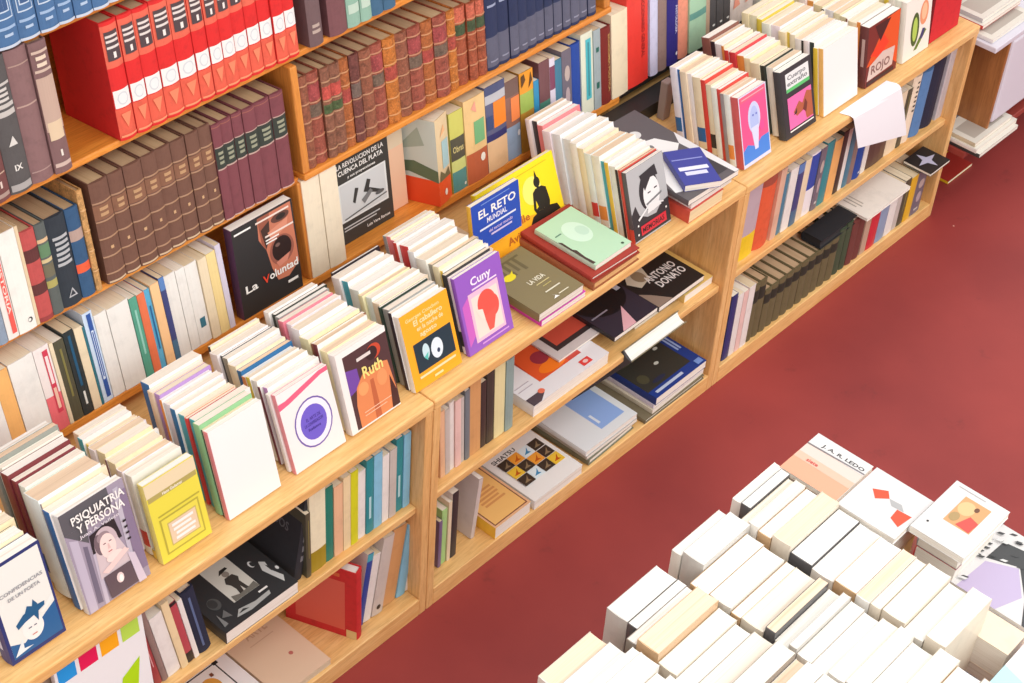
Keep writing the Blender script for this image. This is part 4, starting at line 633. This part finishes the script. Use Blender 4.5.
def front_book(name, lab, X, Y, Z, T, D, H, lean, col, art, kind='paper', yaw=0, **kw):
    M = front_frame(X, Y, Z, T, lean)
    if yaw: M = Matrix.Translation((X, Y, Z)) @ Matrix.Rotation(rad(yaw), 4, 'Z') @ Matrix.Translation((-X, -Y, -Z)) @ M
    return make_book(name, lab, M, T, D, H, col, kind, art=art, **kw)
def flat_book(lab, X, Y, Z, ang, D, H, T, col, art=None, kind='paper', pages=(240, 234, 224), name=None, **kw):
    return make_book(name or ('paperback_book' if kind == 'paper' else 'hardcover_book'), lab, flat_frame(X, Y, Z+.0004, ang), T, D, H, col, kind, art=art, pages=pages, **kw)
def up_front(lab, X, u, T, D, H, col, art, dep=0., kind='paper', **kw):
    """front cover out, standing on a tilted shelf"""
    p = E4+UU*(u+.0005)+VV*dep
    n = -VV; o = p-n*T
    return make_book('paperback_book', lab, frame(X, o.y, o.z, n, (1, 0, 0), UU), T, D, H, col, kind, art=art, **kw)
up_front('black book titled La Voluntad with a shouting face', -.141, 0, .022, .152, .2, (92, 56, 84), LAVOL, pages=PG['w'])
up_front('black book on the river Plata revolution with a grey photograph', .148, 0, .026, .155, .192, (50, 48, 48), LAREV, dep=.04, spart=lines(.1, .9, 12, (190, 190, 186), .35, .65))
up_front('peach backed hardback behind the river Plata book', .25, 0, .01, .108, .205, (232, 190, 160), [('r', 0, 0, 1, 1, (234, 190, 160)), ('r', 0, .7, 1, 1, (222, 200, 172))], dep=.055)
# illustrated book turned a little on the base tier
M = up_frame(.345, .0005, -.01) @ Matrix.Rotation(rad(-18), 4, 'Z') @ Matrix.Translation((.0, 0, 0))
make_book('paperback_book', 'thick illustrated book with white, red and green cover turned sideways', up_frame(.388, .0005, -.012) @ Matrix.Rotation(rad(15), 4, 'Z'), .052, .14, .2, (226, 200, 160), 'paper',
          spine=[(0, .28, (232, 84, 40))], spart=[('r', .4, .4, .9, .72, (166, 196, 200)), ('p', [(.1, .28), (.9, .28), (.8, .38), (.5, .33), (.2, .4)], (110, 100, 70)), ('p', [(.3, .78), (.7, .82), (.6, .9)], (236, 180, 130)), ('e', .5, .12, .1, .04, (240, 230, 220))],
          back=[('r', 0, 0, 1, 1, (206, 210, 200)), ('r', 0, 0, 1, .3, (236, 78, 36)), ('p', [(.0, .3), (.5, .36), (1, .28), (1, .42), (.6, .5), (.2, .46), (0, .6)], (96, 112, 84)), ('p', [(.3, .6), (.7, .9), (.8, .7)], (168, 176, 160))])

# flat and leaning books on the middle cabinet top
flat_book('magenta paperback under the olive La Vida book', .305, .002, .6, 90, .135, .165, .014, (206, 50, 176))
flat_book('olive book titled LA VIDA lying flat', .298, .004, .6146, 90, .135, .17, .02, (120, 106, 74), VIDA)
flat_book('brown hardback lying flat under the green cover', .462, .002, .6, 90, .15, .21, .02, (156, 92, 56), [('r', 0, 0, 1, 1, (150, 60, 40))], 'cloth', (226, 180, 120))
flat_book('dark red hardback under the pale green cover', .462, .008, .6205, 88, .148, .2, .012, (160, 50, 38), None, 'cloth')
flat_book('pale green covered booklet lying on the red hardback', .485, .018, .633, 90, .115, .165, .012, (200, 224, 200), PALEG)
front_book('paperback_book', 'yellow book with a black seated Buddha silhouette', .375, .2, .601, .012, .235, .152, 22, (240, 206, 30), BUDDHA)
front_book('paperback_book', 'blue book titled EL RETO leaning on the yellow cover', .296, .178, .6825, .012, .14, .108, 10, (236, 182, 60), ELRETO, sidecol=(30, 74, 170))
flat_book('cream paperback lying lowest under the EL RETO book', .272, .17, .6, 90, .07, .1, .04, (232, 214, 180))
flat_book('peach paperback lying directly under the EL RETO book', .272, .17, .6408, 90, .07, .1, .04, (236, 206, 176))
# stack beyond the portrait book
flat_book('cream and red paperback at the foot of the stack', .782, .006, .6, 90, .12, .18, .032, (206, 80, 66), None, pages=(236, 214, 170))
flat_book('thick white paperback under the large photographic cover', .79, .01, .6328, 90, .145, .22, .022, (236, 232, 230))
flat_book('large black and white photographic book lying on the stack', .768, .004, .6555, 88, .17, .3, .014, (90, 86, 90), BW)
flat_book('small blue book with white lettering on the photographic cover', .785, .03, .6703, 60, .085, .125, .016, (56, 62, 150), BLUEB)

# near cabinet, lower shelves
LZ = .315; BZ = .05
front_book('activity_book', 'white book with four bright colour squares', -.862, .012, LZ, .012, .182, .24, 4, (236, 236, 238), SQ, pages=PG['w'])
front_book('paperback_book', 'grey board standing behind the colour squares book', -.885, .03, LZ, .006, .19, .235, 4, (150, 130, 112), None)
flat_book('thick black book with a photographed boy lying flat', -.512, .02, LZ, 90, .178, .22, .03, (60, 60, 62), BOYC)
make_book('hardcover_book', 'black book with grey lettering leaning over the boy cover', lean_side(frame(-.325, .04, LZ+.0005, (1, 0, 0), (0, 1, 0), (0, 0, 1)), 10, .022), .02, .17, .205, (42, 42, 48), 'cloth', pages=PG['w'],
          back=[('t', 'POEMAS', .25, .7, .12, .5, (96, 96, 102)), ('t', 'REUNIDOS', .2, .5, .1, .6, (96, 96, 102))], spart=lines(.2, .8, 5, (120, 120, 124), .3, .7))
flat_book('beige art book lying flat on the near cabinet bottom', -.4, .008, BZ, 90, .135, .24, .016, (222, 194, 166), BEIGE, pages=(214, 196, 170))
flat_book('white book with a cross stitch pattern lying flat', -.555, .012, BZ, 90, .15, .21, .018, (236, 234, 236), CROSS)
flat_book('cream paperback under the cross stitch book edge', -.72, .012, BZ, 90, .14, .2, .03, (228, 214, 190), None)
M = frame(-.186, .012, BZ+.0005, (1, 0, 0), (0, 1, 0), (0, 0, 1)) @ Matrix.Rotation(rad(22), 4, 'Z')
make_book('hardcover_book', 'red cloth hardback showing its rubbed side cover', M, .024, .16, .2, (202, 40, 42), 'cloth', pages=PG['w'], back=[('r', .14, .1, .82, .82, (214, 92, 76)), ('r', .3, .88, .75, .93, (214, 100, 50)), ('r', .84, .0, .98, .12, (222, 190, 130))])
# middle cabinet, lower shelves
LZ = .322
flat_book('large white art book with an orange photograph', .33, .022, LZ, 90, .245, .235, .03, (236, 234, 238), ARTB)
flat_book('white framed catalogue under the black story book', .47, .075, LZ+.0315, 90, .2, .22, .006, (214, 206, 206), [('r', .1, .1, .9, .9, (60, 50, 52)), ('r', .16, .16, .84, .84, (206, 84, 66))])
flat_book('black book of stories with a pink wedge', .6, .03, LZ+.0385, 90, .15, .2, .012, (40, 36, 42), BLKC)
flat_book('yellow book with black marks at the shelf end', .852, .03, LZ, 90, .105, .22, .022, (232, 198, 120), YELC)
flat_book('thick cream book under the black and white cover', .7, .05, LZ, 90, .12, .22, .03, (220, 206, 176), None)
flat_book('black and white cover with large pale name lettering', .755, .03, LZ+.031, 90, .165, .2, .014, (50, 46, 46), BWC)
flat_book('tan book with a brown ruled frame lying flat', .212, .004, BZ, 90, .115, .17, .034, (240, 190, 60), TAN)
flat_book('white book with a grid of orange and black pictures', .337, .002, BZ, 90, .162, .19, .026, (226, 222, 220), SHI)
flat_book('dark green hardback under the blue panel book', .525, .006, BZ, 92, .17, .21, .018, (120, 120, 100), None, 'cloth')
flat_book('grey magazine under the blue panel book', .522, .01, BZ+.0185, 90, .18, .2, .01, (176, 172, 166))
flat_book('white book with a pale blue panel lying on the stack', .52, .012, BZ+.029, 90, .182, .2, .014, (228, 230, 234), BLUR)
flat_book('olive edged hardback at the foot of the navy stack', .722, .002, BZ, 90, .225, .2, .012, (120, 108, 84), None, 'cloth')
flat_book('cream paperback in the navy topped stack', .75, .004, BZ+.0125, 91, .2, .17, .012, (216, 206, 186))
flat_book('lilac white paperback below the navy cover', .755, .006, BZ+.025, 90, .19, .16, .012, (220, 210, 226))
flat_book('navy and black covered book on top of its stack', .756, .002, BZ+.0375, 90, .19, .155, .022, (30, 56, 130), NAVYC)
front_book('hardcover_book', 'thick white paged book leaning outward behind the navy stack', .618, .142, BZ+.067, .032, .2, .26, -35, (66, 64, 66), None, 'cloth', pages=PG['w'], sidecol=(128, 118, 92))
make_book('paperback_book', 'white paperback leaning behind the black spined book', lean_side(frame(.176, .04, BZ+.0005, (1, 0, 0), (0, 1, 0), (0, 0, 1)), 6, .012), .012, .14, .17, (206, 196, 192), 'paper', pages=PG['w'])

# far cabinet extras
make_book('presentation_box', 'black box lying across the olive volumes', flat_frame(1.405, .072, .186, 0), .026, .062, .155, (30, 30, 36), 'cloth', pages=(40, 38, 40), cat='box')
flat_book('white booklet lying over the far cabinet bottom books', 1.565, .082, .204, 0, .1, .2, .008, (240, 232, 224), [('r', .1, .1, .5, .12, (170, 160, 150)), ('r', .1, .16, .6, .18, (170, 160, 150)), ('r', .1, .22, .55, .24, (180, 170, 160))])
flat_book('black booklet with a pale star above the far end books', 1.85, .06, .204, 0, .085, .095, .008, (60, 66, 40), [('r', 0, 0, 1, 1, (36, 36, 40)), ('p', [(.5, .9), (.6, .6), (.9, .5), (.6, .4), (.5, .1), (.4, .4), (.1, .5), (.4, .6)], (190, 190, 216))])

# hanging sheet of paper
mb = MB(); pm = cov((240, 240, 246), 'flat'); N = 10
def sheet(s, t):      # s 0..1 along X, t from the part lying on the top to the hanging end
    L = t*(.135+.062*s)
    x = 1.375+.2*s+.05*t+.02*s*t
    if L < .026: return (x, .022-L, .6015)
    q = L-.026
    if q < .012: return (x, -.004-q*.5, .6013-q*.5)
    return (x, -.0105-.012*sin((q-.012)*9)-.006*s*t, .5955-(q-.012))
for i in range(4):
    for j in range(18):
        a = [sheet(i/4, j/18), sheet((i+1)/4, j/18), sheet((i+1)/4, (j+1)/18), sheet(i/4, (j+1)/18)]
        mb.face(a, pm); mb.face([(p[0], p[1]+.0004, p[2]-.0003) for p in a][::-1], pm)
o = mb.build('sheet_of_paper', smooth=True); o['label'] = 'blank white paper sheet hanging over the far cabinet edge'; o['category'] = 'paper'

# white unit at the far end
WM = cov((214, 210, 222), 'flat'); BR = wood('brown_panel', (176, 116, 66), (150, 94, 50), (26, 26, 2))
r = empty('white_shelf_unit', 'white shelf unit with brown inner panel past the oak cabinets', 'shelf', Matrix.Translation((1.99, 0, 0)))
board('top_board', (0, -.05, .53), (1.2, .45, .546), WM, r)
board('lower_shelf', (0, -.04, .2), (.6, .45, .22), cov((150, 60, 52), 'flat'), r); board('plinth', (.3, .25, .0), (1.2, .45, .2), cov((90, 40, 38), 'flat'), r)
board('brown_side', (.086, -.045, .22), (.096, .45, .53), BR, r); board('front_cabinet', (.097, -.05, .27), (1.2, .45, .53), WM, r, .01)
board('back_panel', (0, .45, .0), (1.2, .46, .53), BR, r)
r = (2.0, 2.2)
for k, (x, y, z, D, H, T, c, lab) in enumerate((
    (1.995, -.08, .22, .2, .26, .012, (60, 60, 62), 'black magazine at the bottom of the low pile in the white unit'),
    (1.99, -.07, .2325, .21, .26, .012, (232, 226, 220), 'white magazine in the low pile of the white unit'),
    (1.995, -.06, .245, .19, .25, .012, (206, 190, 160), 'cream magazine topmost of the low pile in the white unit'),
    (2.0, -.03, .547, .2, .28, .01, (228, 226, 228), 'white magazine lying on the white unit top'),
    (2.01, .01, .5655, .19, .27, .01, (206, 70, 70), 'red edged magazine on the white unit top'),
    (2.02, .02, .576, .18, .26, .012, (190, 190, 196), 'grey printed catalogue topmost on the white unit'))):
    flat_book(lab, x, y, z, 90, D, H, T, c, [('r', 0, 0, 1, 1, (222, 216, 206)), ('r', .1, .06, .9, .3, (180, 170, 160)), ('r', .15, .4, .7, .44, (120, 120, 126))], name='magazine', cat='magazine')
flat_book('yellow and red booklet lying on the floor past the far cabinet', 2.13, .045, .0, 90, .13, .13, .008, (236, 200, 40), [('r', 0, .0, 1, .6, (180, 50, 40))], name='booklet', cat='booklet')

# ------------------------------------------------------------------ table with the cream paperbacks
TX0, TX1, TY0, TY1, TZ = -.7, .3, -1.5, -.67, .70
r = empty('display_table', 'wooden table hidden under the rows of upright cream paperbacks', 'table', Matrix.Translation((TX0, TY0, 0)))
w, d = TX1-TX0, TY1-TY0
board('tabletop', (0, 0, TZ-.025), (w, d, TZ), cov((150, 70, 56), 'flat'), r)
for a in (.02, w-.07):
    for b in (.02, d-.07): board('leg', (a, b, 0), (a+.05, b+.05, TZ-.025), W_LOWV, r)
for b in (.03, d-.05): board('apron', (.07, b, TZ-.095), (w-.07, b+.02, TZ-.025), W_LOW, r)
TONE = [(242, 240, 234), (244, 242, 238), (240, 230, 216), (238, 214, 188), (243, 240, 236), (246, 243, 240)]
TCOV = [(236, 230, 222), (226, 214, 196), (200, 196, 190), (150, 140, 130), (240, 236, 230), (206, 170, 130), (90, 88, 90), (222, 216, 206)]
TN = dict(zip(TONE, ('white', 'white', 'cream', 'peach', 'white', 'white')))
for ri, (X, ye, W0) in enumerate(((-.965, -1.42, .125), (-.81, -1.42, .125), (-.655, -1.42, .125), (-.525, -1.2, .138), (-.372, -1.22, .142), (-.217, -1.24, .14), (-.062, -1.06, .13))):
    y = -.678-(.012 if ri == 3 else 0); n = 0
    if ri < 3: continue
    rn = ('row beyond the frame' , 'row beyond the frame', 'outermost row', 'first row', 'second row', 'third row', 'fourth row')[ri]
    while y > ye:
        n += 1; T = random.choice([.014, .018, .024, .028, .034, .04]); H = random.uniform(.155, .178); D = W0*1.03*random.uniform(.96, 1.02)*(.85 if n < 3 else 1)
        pg = random.choice(TONE); cv = random.choice(TCOV)
        hh = H
        M = front_frame(X+random.uniform(-.003, .003)+(.03 if n < 3 else .0)*(1 if ri > 3 else .5)+(.02*(-.678-y)), y-T, TZ+.0003, T, random.uniform(-1, 1)*.0)
        make_book('upright_paperback', '%s topped upright paperback, %s along the table %s' % (TN[pg], ORD[n-1] if n <= 20 else 'last', rn) if n <= 20 else '%s topped upright paperback, %s past the twentieth along the table %s' % (TN[pg], ORD[n-21], rn), M, T, D, hh, cv, 'paper', pages=pg, group='upright paperbacks on the table')
        y -= T+.0012
# loose books lying at the far side of the table
def stack(x, y, D, H, heights, labels, z=TZ):
    for T, (lab, c, art) in zip(heights, labels):
        k = 0 if art else .012
        if art: art = [tuple(list(q[:(6 if q[0] == 't' else -1)])+[tuple(int(v*.88) for v in q[6 if q[0] == 't' else -1])]) for q in art]
        flat_book(lab, x+k*1.4, y-k, z, 0, D-2*k, H-k*1.5, T, c, art); z += T+.0008
stack(.082, -.69, .11, .11, (.04, .04, .04, .034, .01), (('cream paperback lowest under the orange faded cover', (224, 206, 180), None), ('white paperback second under the orange faded cover', (236, 230, 226), None),
      ('peach paperback third under the orange faded cover', (232, 204, 180), None), ('green edged paperback directly under the orange faded cover', (130, 150, 120), None), ('book with an orange fading cover at the table corner', (246, 220, 200), GRAD)))
stack(.082, -.803, .11, .115, (.04, .04, .04, .03, .012), (('cream paperback lowest under the red tulip cover', (224, 206, 180), None), ('white paperback second under the red tulip cover', (236, 230, 226), None),
      ('tan paperback third under the red tulip cover', (206, 180, 150), None), ('grey paperback directly under the red tulip cover', (170, 176, 180), None), ('white book with red tulips lying flat', (238, 236, 238), TULIP)))
stack(.12, -.915, .1, .14, (.04, .04, .04, .034, .014), (('orange paperback lowest under the painted portrait cover', (224, 160, 110), None), ('yellow paperback second under the painted portrait cover', (236, 206, 60), None),
      ('red paperback third under the painted portrait cover', (206, 60, 56), None), ('grey paperback directly under the painted portrait cover', (150, 150, 154), None), ('white book with a painted portrait lying flat', (232, 230, 230), CARD)))
stack(.135, -.985, .16, .17, (.03, .03, .024, .008), (('blue paperback lowest under the lilac magazine', (40, 80, 150), None), ('cream paperback second under the lilac magazine', (230, 206, 170), None),
      ('white paperback directly under the lilac magazine', (236, 232, 228), None), ('black and white leaf patterned magazine with a lilac corner', (230, 226, 232), MAGC)))
flat_book('blue edged paperback lying below the lilac magazine', .075, -1.06, TZ, 0, .1, .055, .03, (40, 84, 160), None)
flat_book('cream topped thick paperback beside the lilac magazine', .072, -1.058, TZ+.0308, 0, .085, .058, .06, (232, 214, 190), None)
flat_book('thick white paperback under the pale blue corner book', -.045, -1.16, TZ, 0, .12, .17, .08, (236, 230, 224), None)
flat_book('white and pale blue book at the table corner', -.05, -1.15, TZ+.081, 0, .13, .18, .014, (236, 238, 240), CYAN)

# ------------------------------------------------------------------ light
w = bpy.data.worlds.new('World'); bpy.context.scene.world = w; w.use_nodes = True
bg = w.node_tree.nodes['Background']; bg.inputs[0].default_value = (1.0, .98, .95, 1); bg.inputs[1].default_value = 1.14
def area(name, loc, target, sx, sy, e, col=(1, .98, .95)):
    l = bpy.data.lights.new(name, 'AREA'); l.shape = 'RECTANGLE'; l.size = sx; l.size_y = sy; l.energy = e; l.color = col
    o = bpy.data.objects.new(name, l); C.objects.link(o); o.location = loc
    o.rotation_euler = (Vector(target)-Vector(loc)).to_track_quat('-Z', 'Y').to_euler(); return o
area('ceiling_light', (.5, -2.0, 4.0), (.4, 0, .3), 3.2, 1.2, 54)
area('ceiling_light', (-.6, -3.6, 3.4), (.2, .2, .6), 2.5, 1.5, 55)

# ------------------------------------------------------------------ camera
cd = bpy.data.cameras.new('camera'); co = bpy.data.objects.new('camera', cd); C.objects.link(co)
cd.sensor_width = 36; cd.lens = 63.61784; cd.clip_start = .05
co.matrix_world = Matrix(([0.6709875, 0.4600185, -0.5815142, -1.825593], [-0.7392599, 0.4755411, -0.476818, -1.673978], [0.0571888, 0.7498291, 0.6591554, 2.932099], [0, 0, 0, 1]))
bpy.context.scene.camera = co
sc = bpy.context.scene
sc.view_settings.view_transform = 'Standard'; sc.view_settings.look = 'None'; sc.view_settings.gamma = 1; sc.view_settings.exposure = 0.0
sc.view_settings.use_curve_mapping = False
